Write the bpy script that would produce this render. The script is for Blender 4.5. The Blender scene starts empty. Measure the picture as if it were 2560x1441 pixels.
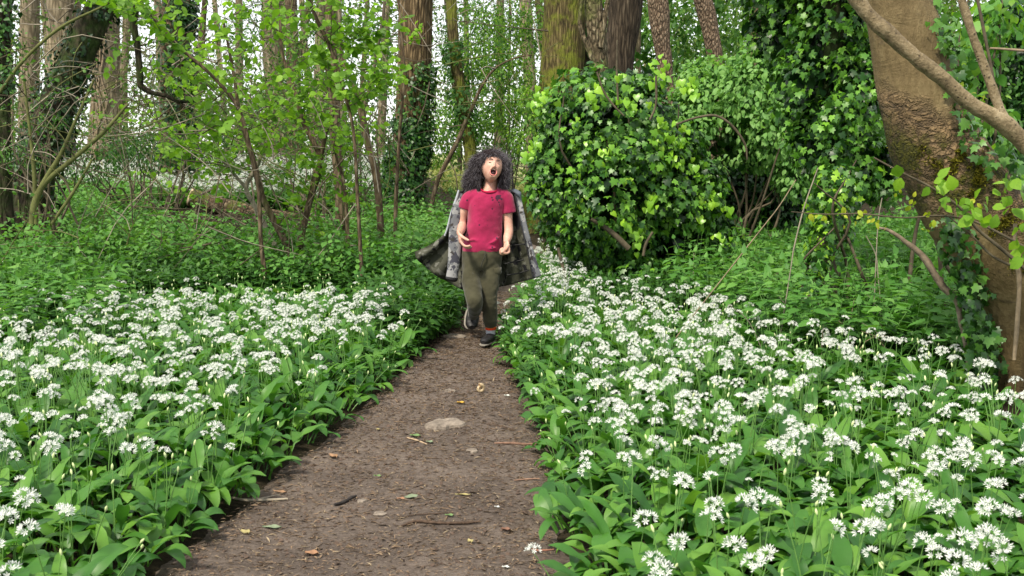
import bpy, math, random
import numpy as np
from mathutils import Vector, Matrix, Euler

R = random.Random(7)
rng = np.random.default_rng(11)
scene = bpy.context.scene
col = scene.collection

# ------------------------------------------------------------------ camera, sky, sun, exposure
F = 2600.0                      # focal length in pixels of the 2560 px wide photograph
CAM_H = 1.3
PITCH = math.radians(7.0)
cam_data = bpy.data.cameras.new('camera')
cam_data.sensor_width = 36.0
cam_data.lens = 36.0 * F / 2560.0
cam_data.clip_start = 0.05
cam_data.clip_end = 1000.0
cam = bpy.data.objects.new('camera', cam_data)
cam.location = (0, 0, CAM_H)
cam.rotation_euler = (math.radians(90) - PITCH, 0, 0)
col.objects.link(cam)
scene.camera = cam
cam_data.dof.use_dof = True
cam_data.dof.focus_distance = 6.5
cam_data.dof.aperture_fstop = 9

SUN_EL, SUN_AZ = math.radians(52), math.radians(215)   # azimuth clockwise from +Y: the light comes from behind the camera, left
world = bpy.data.worlds.new('World')
scene.world = world
world.use_nodes = True
wn, wl = world.node_tree.nodes, world.node_tree.links
bg = wn['Background']
sky = wn.new('ShaderNodeTexSky')
sky.sky_type = 'NISHITA'
sky.sun_disc = False
sky.sun_elevation = SUN_EL
sky.sun_rotation = SUN_AZ
mix = wn.new('ShaderNodeMix')
mix.data_type = 'RGBA'
mix.inputs['Factor'].default_value = 0.72
wl.new(sky.outputs[0], mix.inputs[6])
mix.inputs[7].default_value = (8.7, 8.6, 8.5, 1)       # thin white cloud over the blue
wl.new(mix.outputs[2], bg.inputs['Color'])
bg.inputs['Strength'].default_value = 0.07

sd = bpy.data.lights.new('sun', 'SUN')
sd.energy = 2.0
sd.angle = math.radians(6)
sd.color = (1.0, 0.91, 0.76)
sun = bpy.data.objects.new('sun', sd)
sdir = Vector((math.sin(SUN_AZ) * math.cos(SUN_EL), math.cos(SUN_AZ) * math.cos(SUN_EL), math.sin(SUN_EL)))
sun.rotation_euler = sdir.to_track_quat('Z', 'Y').to_euler()
sun.location = sdir * 30
col.objects.link(sun)

scene.view_settings.view_transform = 'Standard'
scene.view_settings.look = 'None'
scene.view_settings.gamma = 1
scene.view_settings.exposure = 1.55
scene.render.engine = 'CYCLES'
scene.cycles.max_bounces = 6
scene.cycles.diffuse_bounces = 3
scene.cycles.glossy_bounces = 2
scene.cycles.transmission_bounces = 3
scene.cycles.transparent_max_bounces = 4

# ------------------------------------------------------------------ geometry helpers
CP, SP = math.cos(PITCH), math.sin(PITCH)

def at(px, py, D):
    """point whose world Y is D metres ahead, seen at pixel (px, py) of the photograph"""
    x = (px - 1280.0) / F
    z = -(py - 720.5) / F
    dy = CP + z * SP
    dz = -SP + z * CP
    t = D / dy
    return np.array([x * t, D, CAM_H + dz * t])

def ground(px, py, h=0.0):
    z = -(py - 720.5) / F
    dy = CP + z * SP
    dz = -SP + z * CP
    t = (h - CAM_H) / dz
    return np.array([(px - 1280.0) / F * t, dy * t, h])

def interp(pts, t):
    xs = [p[0] for p in pts]
    return np.interp(t, xs, [p[1] for p in pts])

def smooth(a, b, x):
    t = np.clip((np.asarray(x, float) - a) / (b - a), 0, 1)
    return t * t * (3 - 2 * t)

def wob(p, f, s=0.0):
    """cheap smooth noise in -1..1 from sines; p is (N,3)"""
    p = np.asarray(p, float)
    x, y, z = p[..., 0] * f + s, p[..., 1] * f + s * 1.7, p[..., 2] * f + s * 2.3
    v = np.sin(x + 1.3 * np.sin(y * 1.1 + 0.7 * s)) * np.sin(y * 0.9 + 1.7 * np.sin(z * 1.2 + s)) + \
        0.6 * np.sin(1.9 * z + 2.1 * np.sin(1.3 * x)) * np.sin(2.3 * x + y) + 0.4 * np.sin(4.1 * y + 2.2 * z + 1.5 * np.sin(3.3 * x))
    return v / 1.6

# path edges, as (distance, x) measured from the photograph
def edge(pix):
    g = [ground(a, b) for a, b in pix]
    return sorted((p[1], p[0]) for p in g)
LEFT = edge([(300, 1500), (395, 1441), (585, 1290), (690, 1190), (830, 1085), (950, 985), (1050, 885), (1125, 830), (1168, 780), (1205, 730), (1245, 690)])
RIGHT = edge([(1400, 1500), (1395, 1441), (1375, 1290), (1378, 1190), (1352, 1085), (1300, 985), (1262, 900), (1262, 830), (1300, 780), (1318, 730), (1325, 690)])
LEFT = [(1.0, -0.62)] + LEFT + [(15.0, -0.10), (17.0, -0.25), (19, -0.75), (22, -1.35), (28, -2.5), (36, -3.6), (60, -6.0)]
RIGHT = [(1.0, 0.15)] + RIGHT + [(15.0, 0.45), (17.0, 0.28), (19, -0.1), (22, -0.65), (28, -1.7), (36, -2.7), (60, -4.8)]

def path_d(x, y):
    """distance outside the path (negative on it)"""
    l, r = interp(LEFT, y), interp(RIGHT, y)
    return np.maximum(l - x, x - r)

def gz(x, y):
    x, y = np.asarray(x, float), np.asarray(y, float)
    d = path_d(x, y)
    h = 0.05 * smooth(0.0, 0.35, d)
    left = smooth(-1.0, -4.0, x)
    h = h + left * 0.85 * smooth(10, 27, y) + 0.25 * smooth(2.5, 6, x) * smooth(7, 16, y)
    p = np.stack([x, y, x * 0], -1)
    h = h + 0.03 * wob(p, 1.3, 2) * smooth(0.1, 1.0, d) + 0.008 * wob(p, 4.0, 5)
    return h

def new_mesh(name, verts, faces, mats=None, fmat=None, tint=None, smooth_shade=True, vt=None):
    """verts (N,3); faces (M,k) of equal k, or a list of such arrays"""
    if not isinstance(faces, (list, tuple)):
        faces = [faces]
    faces = [np.asarray(f, np.int32) for f in faces if len(f)]
    me = bpy.data.meshes.new(name)
    nv = len(verts)
    loops = np.concatenate([f.ravel() for f in faces])
    tot = np.concatenate([np.full(len(f), f.shape[1], np.int32) for f in faces])
    start = np.concatenate([[0], np.cumsum(tot)[:-1]]).astype(np.int32)
    me.vertices.add(nv)
    me.vertices.foreach_set('co', np.asarray(verts, np.float32).ravel())
    me.loops.add(len(loops))
    me.loops.foreach_set('vertex_index', loops)
    me.polygons.add(len(tot))
    me.polygons.foreach_set('loop_start', start)
    me.polygons.foreach_set('loop_total', tot)
    me.polygons.foreach_set('use_smooth', np.full(len(tot), bool(smooth_shade)))
    if fmat is not None:
        me.polygons.foreach_set('material_index', np.asarray(fmat, np.int32))
    me.update(calc_edges=True)
    me.validate()
    if tint is not None:
        a = me.attributes.new('tint', 'FLOAT', 'FACE')
        a.data.foreach_set('value', np.asarray(tint, np.float32))
    if vt is not None:
        a = me.attributes.new('vt', 'FLOAT', 'POINT')
        a.data.foreach_set('value', np.asarray(vt, np.float32))
    for m in (mats or []):
        me.materials.append(m)
    return me

def tag(o, label=None, cat=None, group=None, kind=None):
    if label: o['label'] = label
    if cat: o['category'] = cat
    if group: o['group'] = group
    if kind: o['kind'] = kind
    return o

def link(name, me, parent=None, loc=(0, 0, 0), rot=(0, 0, 0), scl=(1, 1, 1)):
    o = bpy.data.objects.new(name, me)
    o.location, o.rotation_euler, o.scale = loc, rot, scl
    col.objects.link(o)
    if parent is not None:
        o.parent = parent
    return o

def thing(name, label, cat, loc=(0, 0, 0), group=None, rz=0.0):
    e = bpy.data.objects.new(name, None)
    e.empty_display_size = 0.1
    e.location = loc
    e.rotation_euler = (0, 0, rz)
    col.objects.link(e)
    return tag(e, label, cat, group)

class MB:
    """collects verts and faces (tris and quads) in world coordinates, with a material slot and a tint per face"""
    def __init__(s):
        s.v, s.q, s.t, s.n = [], [], [], 0
        s.qm, s.tm, s.qt, s.tt, s.vt = [], [], [], [], []
    def add(s, v, faces, mat=0, tint=0.5, vt=None):
        v = np.asarray(v, float)
        f = np.asarray(faces, np.int32) + s.n
        s.v.append(v); s.n += len(v)
        s.vt.append(np.zeros(len(v)) if vt is None else np.asarray(vt, float))
        tn = np.broadcast_to(np.asarray(tint, float), (len(f),))
        mt = np.full(len(f), mat, np.int32)
        if f.shape[1] == 4: s.q.append(f); s.qm.append(mt); s.qt.append(tn)
        else: s.t.append(f); s.tm.append(mt); s.tt.append(tn)
        return s
    def mesh(s, name, mats, offset=(0, 0, 0), smooth_shade=True):
        v = np.concatenate(s.v) - np.asarray(offset)
        fs, fm, ft = [], [], []
        if s.q: fs.append(np.concatenate(s.q)); fm.append(np.concatenate(s.qm)); ft.append(np.concatenate(s.qt))
        if s.t: fs.append(np.concatenate(s.t)); fm.append(np.concatenate(s.tm)); ft.append(np.concatenate(s.tt))
        return new_mesh(name, v, fs, mats, np.concatenate(fm), np.concatenate(ft), smooth_shade, np.concatenate(s.vt))
    def part(s, name, mats, parent=None, smooth_shade=True):
        if not isinstance(mats, (list, tuple)): mats = [mats]
        off = tuple(parent.location) if parent is not None else (0, 0, 0)
        return link(name, s.mesh(name, mats, off, smooth_shade), parent)

def catmull(P, n):
    P = np.asarray(P, float)
    if len(P) == 2:
        t = np.linspace(0, 1, n)[:, None]
        return P[0] * (1 - t) + P[1] * t
    Q = np.vstack([2 * P[0] - P[1], P, 2 * P[-1] - P[-2]])
    u = np.linspace(0, len(P) - 1 - 1e-6, n)
    i = u.astype(int); f = (u - i)[:, None]
    a, b, c, d = Q[i], Q[i + 1], Q[i + 2], Q[i + 3]
    return 0.5 * (2 * b + (c - a) * f + (2 * a - 5 * b + 4 * c - d) * f ** 2 + (3 * b - a - 3 * c + d) * f ** 3)

def norm(v):
    return v / np.maximum(np.linalg.norm(v, axis=-1, keepdims=True), 1e-9)

def tube(mb, P, r, n=None, sides=6, mat=0, tint=0.5, rough=0.0, rf=6.0, ell=1.0, cap=True, up=None, ridge=0):
    """tapered tube along P (control points); r a list of radii per control point"""
    P = np.asarray(P, float)
    n = n or max(2, (len(P) - 1) * 4 + 1)
    C = catmull(P, n)
    rr = np.interp(np.linspace(0, 1, n), np.linspace(0, 1, len(P)), r if hasattr(r, '__len__') else [r] * len(P))
    T = norm(np.gradient(C, axis=0))
    ref = np.array(up if up is not None else [0.31, -0.9, 0.3])
    N = norm(np.cross(T, ref)); B = np.cross(T, N)
    a = np.linspace(0, 2 * math.pi, sides, endpoint=False)
    ca, sa = np.cos(a)[None, :, None], np.sin(a)[None, :, None]
    V = C[:, None] + rr[:, None, None] * (N[:, None] * ca + B[:, None] * sa * ell)
    if rough > 0:
        w = wob(V, rf, 3.0)
        if ridge:
            w = w * 0.5 + 0.5 * np.sin(a[None, :] * ridge + 2.0 * wob(C, 3.0, 1)[:, None] + 0.8 * wob(V, rf * 1.5, 4))
        V = V + (V - C[:, None]) * (w[..., None] * rough)
    V = V.reshape(-1, 3)
    i = np.arange(n - 1)[:, None] * sides; j = np.arange(sides)[None]
    k = (j + 1) % sides
    q = np.stack([i + j, i + k, i + sides + k, i + sides + j], -1).reshape(-1, 4)
    mb.add(V, q, mat, tint)
    if cap:
        m = len(V)
        v2 = np.vstack([V[:sides], C[:1], V[-sides:], C[-1:]])
        t1 = [(sides, (x + 1) % sides, x) for x in range(sides)]
        t2 = [(2 * sides + 1, sides + 1 + x, sides + 1 + (x + 1) % sides) for x in range(sides)]
        mb.add(v2, t1 + t2, mat, tint)
    return C

# leaf templates: (verts, tris); tip along +Y, upper face +Z, length 1
def t_oval(w=0.6, fold=0.08, curl=0.12):
    v = [(0, 0, 0), (-w * .42, .25, fold), (w * .42, .25, fold), (0, .3, 0), (-w * .5, .55, fold - curl * .4), (w * .5, .55, fold - curl * .4), (0, .62, -curl * .3), (-w * .22, .85, -curl), (w * .22, .85, -curl), (0, 1, -curl * 1.6)]
    f = [(0, 3, 1), (0, 2, 3), (1, 3, 4), (3, 6, 4), (3, 2, 5), (3, 5, 6), (4, 6, 7), (6, 5, 8), (6, 9, 7), (6, 8, 9)]
    return np.array(v, float), np.array(f)
def t_rhomb(w=0.55, fold=0.1):
    v = [(0, 0, 0), (-w / 2, .45, fold), (w / 2, .45, fold), (0, 1, -.08)]
    return np.array(v, float), np.array([(0, 3, 1), (0, 2, 3)])
def t_ivy(s=1.0):
    o = [(0, .02, 0), (.22, -.1, .02), (.5, .05, -.05), (.33, .3, .03), (.48, .55, -.04), (.2, .6, .02), (0, 1, -.1), (-.2, .6, .02), (-.48, .55, -.04), (-.33, .3, .03), (-.5, .05, -.05), (-.22, -.1, .02)]
    v = [(0, .3, .05)] + o
    f = [(0, i + 1, (i + 1) % 12 + 1) for i in range(12)]
    return np.array(v, float) * s, np.array(f)
def t_heart():
    o = [(0, .08, 0), (.3, -.06, -.03), (.46, .2, -.04), (.3, .6, 0), (0, 1, -.12), (-.3, .6, 0), (-.46, .2, -.04), (-.3, -.06, -.03)]
    v = [(0, .3, .06)] + o
    return np.array(v, float), np.array([(0, i + 1, (i + 1) % 8 + 1) for i in range(8)])
def t_nettle():
    v = [(0, 0, 0)]
    ys = [.1, .28, .46, .64, .82]
    ws = [.26, .33, .29, .2, .1]
    for y, w in zip(ys, ws):
        v += [(-w, y - .05, .03), (0, y, -.02), (w, y - .05, .03), (-w * .72, y + .05, .02), (w * .72, y + .05, .02)]
    v.append((0, 1.05, -.1))
    f = []
    for k in range(5):
        b = 1 + 5 * k
        if k == 0: f += [(0, b + 1, b), (0, b + 2, b + 1)]
        nx = b + 5
        m = nx + 1 if k < 4 else 26
        f += [(b, b + 1, b + 3), (b + 1, b + 2, b + 4), (b + 1, m, b + 3), (b + 1, b + 4, m)]
        if k < 4: f += [(b + 3, m, nx), (b + 4, nx + 2, m)]
    return np.array(v, float), np.array(f)
OVAL, RHOMB, IVY, HEART, NETTLE = t_oval(), t_rhomb(), t_ivy(), t_heart(), t_nettle()
BROAD = t_oval(0.78, 0.05, 0.15)
NARROW = t_oval(0.36, 0.06, 0.2)

def frames(fwd, nrm):
    y = norm(fwd)
    x = norm(np.cross(y, nrm))
    z = np.cross(x, y)
    return np.stack([x, y, z], -1)          # columns

def leaves(mb, tmpl, pos, fwd, nrm, size, tint, mat=0):
    tv, tf = tmpl
    N = len(pos)
    if N == 0: return
    M = frames(fwd, nrm)
    sz = np.broadcast_to(np.asarray(size, float), (N,))
    V = np.einsum('nij,kj->nki', M, tv) * sz[:, None, None] + pos[:, None]
    Fc = tf[None] + (np.arange(N) * len(tv))[:, None, None]
    tn = np.repeat(np.broadcast_to(tint, (N,)), len(tf))
    mb.add(V.reshape(-1, 3), Fc.reshape(-1, 3), mat, tn)

def rv(n, s=1.0):
    return rng.normal(0, s, (n, 3))

# ------------------------------------------------------------------ materials
def lin(r, g, b):
    f = lambda c: (c / 255.0 / 12.92) if c / 255.0 <= 0.04045 else ((c / 255.0 + 0.055) / 1.055) ** 2.4
    return (f(r), f(g), f(b), 1)

class Mat:
    def __init__(s, name, rough=0.6, spec=0.4):
        s.m = bpy.data.materials.new(name)
        s.m.use_nodes = True
        s.n, s.l = s.m.node_tree.nodes, s.m.node_tree.links
        s.b = s.n['Principled BSDF']
        s.b.inputs['Roughness'].default_value = rough
        s.b.inputs['Specular IOR Level'].default_value = spec
        s.out = s.n['Material Output']
    def node(s, t, **k):
        n = s.n.new(t)
        for a, v in k.items(): setattr(n, a, v)
        return n
    def noise(s, scale, detail=4, rough=0.6, vec=None, dist=0.0):
        n = s.node('ShaderNodeTexNoise')
        n.inputs['Scale'].default_value = scale
        n.inputs['Detail'].default_value = detail
        n.inputs['Roughness'].default_value = rough
        n.inputs['Distortion'].default_value = dist
        if vec: s.l.new(vec, n.inputs['Vector'])
        return n.outputs['Fac']
    def coords(s, sc=(1, 1, 1), kind='Object'):
        t = s.node('ShaderNodeTexCoord'); m = s.node('ShaderNodeMapping')
        m.inputs['Scale'].default_value = sc
        s.l.new(t.outputs[kind], m.inputs['Vector'])
        return m.outputs[0]
    def attr(s, name):
        a = s.node('ShaderNodeAttribute'); a.attribute_name = name
        return a.outputs['Fac']
    def ramp(s, fac, stops, interp='LINEAR'):
        r = s.node('ShaderNodeValToRGB')
        r.color_ramp.interpolation = interp
        el = r.color_ramp.elements
        while len(el) < len(stops): el.new(0.5)
        for e, (p, c) in zip(el, stops):
            e.position = p; e.color = c
        s.l.new(fac, r.inputs[0])
        return r.outputs[0]
    def math(s, op, a, b=None, clamp=False):
        n = s.node('ShaderNodeMath', operation=op, use_clamp=clamp)
        for i, x in enumerate((a, b)):
            if x is None: continue
            if isinstance(x, (int, float)): n.inputs[i].default_value = x
            else: s.l.new(x, n.inputs[i])
        return n.outputs[0]
    def mix(s, fac, a, b, mode='MIX'):
        n = s.node('ShaderNodeMix', data_type='RGBA', blend_type=mode)
        for i, x in ((0, fac), (6, a), (7, b)):
            if isinstance(x, (int, float)): n.inputs[i].default_value = x
            elif isinstance(x, tuple): n.inputs[i].default_value = x
            else: s.l.new(x, n.inputs[i])
        return n.outputs[2]
    def color(s, c):
        if isinstance(c, tuple): s.b.inputs['Base Color'].default_value = c
        else: s.l.new(c, s.b.inputs['Base Color'])
        return s
    def bump(s, h, strength=0.4, dist=0.02):
        b = s.node('ShaderNodeBump')
        b.inputs['Strength'].default_value = strength
        b.inputs['Distance'].default_value = dist
        s.l.new(h, b.inputs['Height'])
        s.l.new(b.outputs[0], s.b.inputs['Normal'])
        return s
    def translucent(s, colr, fac=0.35):
        t = s.node('ShaderNodeBsdfTranslucent')
        if isinstance(colr, tuple): t.inputs[0].default_value = colr
        else: s.l.new(colr, t.inputs[0])
        m = s.node('ShaderNodeMixShader'); m.inputs[0].default_value = fac
        s.l.new(s.b.outputs[0], m.inputs[1]); s.l.new(t.outputs[0], m.inputs[2])
        s.l.new(m.outputs[0], s.out.inputs[0])
        return s

def leaf_mat(name, dark, mid, light, rough=0.45, trans=0.35, spec=0.4, tr=(1.3, 1.35, 0.6), blotch=9.0):
    m = Mat(name, rough, spec)
    oi = m.node('ShaderNodeObjectInfo')
    t = m.math('ADD', m.attr('tint'), m.math('MULTIPLY', m.math('SUBTRACT', oi.outputs['Random'], 0.5), 0.35))
    nz = m.noise(blotch, 3, 0.6, m.coords())
    t = m.math('ADD', t, m.math('MULTIPLY', m.math('SUBTRACT', nz, 0.5), 0.5), clamp=True)
    c = m.ramp(t, [(0.0, dark), (0.5, mid), (1.0, light)])
    m.color(c)
    m.translucent(m.mix(1.0, c, (tr[0], tr[1], tr[2], 1), 'MULTIPLY'), trans)
    return m.m

GARLIC = leaf_mat('garlic_leaf', (.022, .090, .014, 1), (.056, .175, .024, 1), (.130, .285, .036, 1), 0.42, 0.34, 0.35)
BRIGHT = leaf_mat('fresh_leaf', (.075, .175, .016, 1), (.150, .310, .026, 1), (.250, .440, .040, 1), 0.5, 0.5, 0.3)
MIDGR = leaf_mat('mid_green_leaf', (.025, .085, .014, 1), (.055, .155, .024, 1), (.125, .265, .042, 1), 0.55, 0.35, 0.3)
NETTLE_M = leaf_mat('nettle_leaf', (.038, .130, .020, 1), (.085, .235, .040, 1), (.165, .340, .065, 1), 0.55, 0.35, 0.3)
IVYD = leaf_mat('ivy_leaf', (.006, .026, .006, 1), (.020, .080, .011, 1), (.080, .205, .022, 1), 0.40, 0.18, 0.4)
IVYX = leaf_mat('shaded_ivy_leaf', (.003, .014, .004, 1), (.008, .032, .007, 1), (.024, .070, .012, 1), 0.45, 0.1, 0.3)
IVYM = leaf_mat('mid_ivy_leaf', (.035, .120, .012, 1), (.080, .225, .018, 1), (.160, .360, .028, 1), 0.42, 0.25, 0.4)
IVYB = leaf_mat('young_ivy_leaf', (.100, .260, .015, 1), (.200, .420, .025, 1), (.320, .560, .045, 1), 0.35, 0.35, 0.5)
FARL = leaf_mat('far_leaf', (.040, .090, .020, 1), (.085, .165, .032, 1), (.180, .270, .060, 1), 0.6, 0.45, 0.2)
FIELD = leaf_mat('field_grass', (.14, .20, .05, 1), (.25, .29, .09, 1), (.42, .40, .20, 1), 0.8, 0.3, 0.1)
YELLOWL = leaf_mat('yellow_leaf', (.20, .30, .02, 1), (.32, .40, .03, 1), (.45, .46, .05, 1), 0.5, 0.35, 0.3)

def simple(name, c, rough=0.6, spec=0.3, var=0.25, scale=30, bump=0.0):
    m = Mat(name, rough, spec)
    nz = m.noise(scale, 5, 0.65, m.coords())
    lo = tuple(x * (1 - var) for x in c[:3]) + (1,)
    hi = tuple(min(1, x * (1 + var)) for x in c[:3]) + (1,)
    m.color(m.ramp(nz, [(0.3, lo), (0.7, hi)]))
    if bump: m.bump(nz, bump, 0.01)
    return m.m
STEM = simple('green_stem', (.09, .20, .04, 1), 0.5, 0.4)
BUD = simple('pale_bud', (.50, .60, .28, 1), 0.5, 0.4, 0.2)
def petal_mat():
    m = Mat('white_petal', 0.6, 0.2)
    m.color((.70, .72, .68, 1)); m.translucent((.70, .76, .66, 1), 0.3)
    return m.m
PETAL = petal_mat()
TWIG = simple('twig_bark', (.085, .070, .045, 1), 0.8, 0.2, 0.5, 14)
TWIGP = simple('pale_twig_bark', (.24, .21, .16, 1), 0.8, 0.2, 0.35, 14)
TWIGG = simple('green_twig_bark', (.10, .11, .035, 1), 0.8, 0.2, 0.4, 14)
DEADW = simple('dead_wood', (.22, .17, .11, 1), 0.85, 0.2, 0.4, 18, 0.4)

def bark(name, crev, mid, hi, moss=None, moss_lo=0.5, sx=9.0, sz=1.2, strength=0.9, mossz=None, dist=0.05):
    m = Mat(name, 0.9, 0.15)
    v = m.coords((sx, sx, sz))
    ridges = m.noise(1.6, 5, 0.6, v, 1.2)
    vo = m.node('ShaderNodeTexVoronoi'); vo.feature = 'DISTANCE_TO_EDGE'
    vo.inputs['Scale'].default_value = 2.0
    m.l.new(v, vo.inputs['Vector'])
    e = m.math('MULTIPLY', vo.outputs['Distance'], 2.2, clamp=True)
    h = m.math('ADD', m.math('MULTIPLY', ridges, 0.6), m.math('MULTIPLY', e, 0.5))
    c = m.ramp(h, [(0.22, crev), (0.48, mid), (0.8, hi)])
    big = m.noise(1.7, 4, 0.6, m.coords())
    c = m.mix(0.6, c, m.ramp(big, [(0.3, (.55, .55, .55, 1)), (0.7, (1.25, 1.2, 1.1, 1))]), 'MULTIPLY')
    if moss:
        g = m.noise(2.6, 5, 0.7, m.coords())
        if mossz:
            t = m.node('ShaderNodeTexCoord'); sp = m.node('ShaderNodeSeparateXYZ')
            m.l.new(t.outputs['Object'], sp.inputs[0])
            g = m.math('SUBTRACT', g, m.math('MULTIPLY', m.math('SUBTRACT', sp.outputs['Z'], mossz[0]), mossz[1]))
        k = m.ramp(g, [(moss_lo - 0.06, (0, 0, 0, 1)), (moss_lo + 0.08, (1, 1, 1, 1))])
        c = m.mix(k, c, moss)
    m.color(c)
    m.bump(h, strength, dist)
    return m.m
OAK = bark('oak_bark', (.022, .016, .009, 1), (.120, .086, .046, 1), (.27, .20, .115, 1), (.085, .105, .02, 1), 0.62, 11, 1.6)
OAKM = bark('mossy_oak_bark', (.022, .018, .010, 1), (.105, .085, .035, 1), (.20, .165, .075, 1), (.14, .16, .022, 1), 0.50, 11, 1.7)
OAKD = bark('dark_oak_bark', (.014, .011, .008, 1), (.062, .048, .034, 1), (.125, .10, .07, 1), None, 0.5, 12, 1.5)
PLATE = bark('plated_bark', (.030, .018, .013, 1), (.17, .125, .085, 1), (.33, .26, .19, 1), None, 0.5, 16, 7.0)
PALEB = bark('pale_bark', (.085, .070, .045, 1), (.21, .175, .115, 1), (.34, .29, .20, 1), (.13, .14, .05, 1), 0.64, 6, 1.2, 0.5)
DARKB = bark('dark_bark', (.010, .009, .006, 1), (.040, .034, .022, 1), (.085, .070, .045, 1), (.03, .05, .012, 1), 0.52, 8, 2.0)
SAPB = bark('sapling_bark', (.040, .029, .018, 1), (.115, .086, .055, 1), (.20, .158, .105, 1), (.07, .09, .02, 1), 0.62, 10, 3.0, 0.5)

def sycamore():
    """smooth grey-brown upper bark, flaking cracked plates and moss lower down"""
    m = Mat('sycamore_bark', 0.75, 0.25)
    t = m.node('ShaderNodeTexCoord'); sp = m.node('ShaderNodeSeparateXYZ')
    m.l.new(t.outputs['Object'], sp.inputs[0])
    z = sp.outputs['Z']
    lo = m.noise(3.0, 6, 0.65, m.coords((1, 1, .8)))
    fine = m.noise(38, 5, 0.7, m.coords((1, 1, .35)))
    smooth_c = m.ramp(m.math('ADD', m.math('MULTIPLY', lo, .6), m.math('MULTIPLY', fine, .4)),
                      [(.32, (.075, .053, .022, 1)), (.5, (.140, .102, .046, 1)), (.72, (.235, .185, .092, 1))])
    r1 = m.noise(11, 4, .6, m.coords((1, 1, 1.7)), .6)
    r2 = m.noise(23, 3, .6, m.coords((1, 1, 1.3)), .4)
    ab = lambda q, k: m.math('MULTIPLY', m.math('ABSOLUTE', m.math('SUBTRACT', q, .5)), k, clamp=True)
    crack = m.math('MULTIPLY', ab(r1, 14), m.math('ADD', m.math('MULTIPLY', ab(r2, 10), .5), .5), clamp=True)
    plate_c = m.mix(m.math('ADD', m.math('MULTIPLY', crack, .75), m.ramp(m.noise(9, 4, .6, m.coords()), [(.4, (0, 0, 0, 1)), (.62, (.5, .5, .5, 1))]), clamp=True), (.058, .041, .024, 1), m.ramp(lo, [(.35, (.12, .080, .038, 1)), (.5, (.21, .142, .070, 1)), (.68, (.33, .225, .118, 1))]))
    g = m.noise(2.2, 3, .5, m.coords())
    band = m.math('ADD', z, m.math('MULTIPLY', m.math('SUBTRACT', g, .5), .7))
    k = m.ramp(band, [(.80, (0, 0, 0, 1)), (.88, (1, 1, 1, 1)), (1.60, (1, 1, 1, 1)), (1.68, (0, 0, 0, 1))])
    k2 = m.node('ShaderNodeMapRange')
    m.l.new(m.math('DIVIDE', band, 2.2), k2.inputs[0])
    ramp = m.ramp(m.math('DIVIDE', band, 2.2, clamp=True), [(.42, (0, 0, 0, 1)), (.47, (1, 1, 1, 1)), (.72, (1, 1, 1, 1)), (.755, (0, 0, 0, 1))])
    c = m.mix(ramp, smooth_c, plate_c)
    mg = m.noise(7.0, 6, .75, m.coords())
    mb_ = m.ramp(m.math('DIVIDE', band, 2.2, clamp=True), [(.40, (0, 0, 0, 1)), (.5, (1, 1, 1, 1)), (.63, (1, 1, 1, 1)), (.70, (0, 0, 0, 1))])
    mk = m.math('MULTIPLY', m.ramp(mg, [(.47, (0, 0, 0, 1)), (.54, (1, 1, 1, 1))]), mb_)
    mossc = m.ramp(m.noise(60, 3, .6, m.coords()), [(.35, (.020, .024, .004, 1)), (.65, (.13, .125, .012, 1))])
    c = m.mix(mk, c, mossc)
    sp_ = m.node('ShaderNodeTexVoronoi'); sp_.inputs['Scale'].default_value = 3.1
    m.l.new(m.coords(), sp_.inputs['Vector'])
    c = m.mix(m.ramp(sp_.outputs['Distance'], [(.07, (1, 1, 1, 1)), (.085, (0, 0, 0, 1))]), c, (.30, .30, .25, 1))
    cr = m.noise(4, 5, .7, m.coords((1, 1, 2.6)), 1.6)
    c = m.mix(m.math('MULTIPLY', m.ramp(cr, [(.60, (0, 0, 0, 1)), (.66, (1, 1, 1, 1))]), .55), c, (.06, .045, .028, 1))
    m.color(c)
    fine = m.math('ADD', fine, m.math('MULTIPLY', cr, .6))
    h = m.math('ADD', m.math('MULTIPLY', fine, .35), m.math('MULTIPLY', m.math('MULTIPLY', crack, ramp), .6))
    h = m.math('ADD', h, m.math('MULTIPLY', mk, m.noise(90, 4, .7, m.coords())))
    m.bump(h, 1.0, .035)
    return m.m
SYC = sycamore()

def soil(name, cols, fibre):
    m = Mat(name, 0.95, 0.1)
    a = m.noise(2.2, 6, .65, m.coords())
    b = m.noise(34, 6, .7, m.coords((1, 2.2, 1)), .4)
    f = m.noise(85, 4, .75, m.coords((.5, 1.6, 1)), 1.5)
    v = m.math('ADD', m.math('MULTIPLY', a, .45), m.math('MULTIPLY', b, .55))
    c = m.ramp(v, [(.36, cols[0]), (.5, cols[1]), (.64, cols[2])])
    c = m.mix(m.ramp(f, [(.58, (0, 0, 0, 1)), (.68, (1, 1, 1, 1))]), c, fibre)
    m.color(c)
    m.bump(m.math('ADD', b, m.math('MULTIPLY', f, .7)), .9, .02)
    return m.m
PATHM = soil('trodden_earth', [(.074, .058, .048, 1), (.145, .116, .096, 1), (.225, .182, .150, 1)], (.31, .25, .19, 1))
SOILM = soil('leaf_mould', [(.010, .009, .006, 1), (.030, .024, .014, 1), (.065, .050, .030, 1)], (.09, .08, .04, 1))

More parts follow.
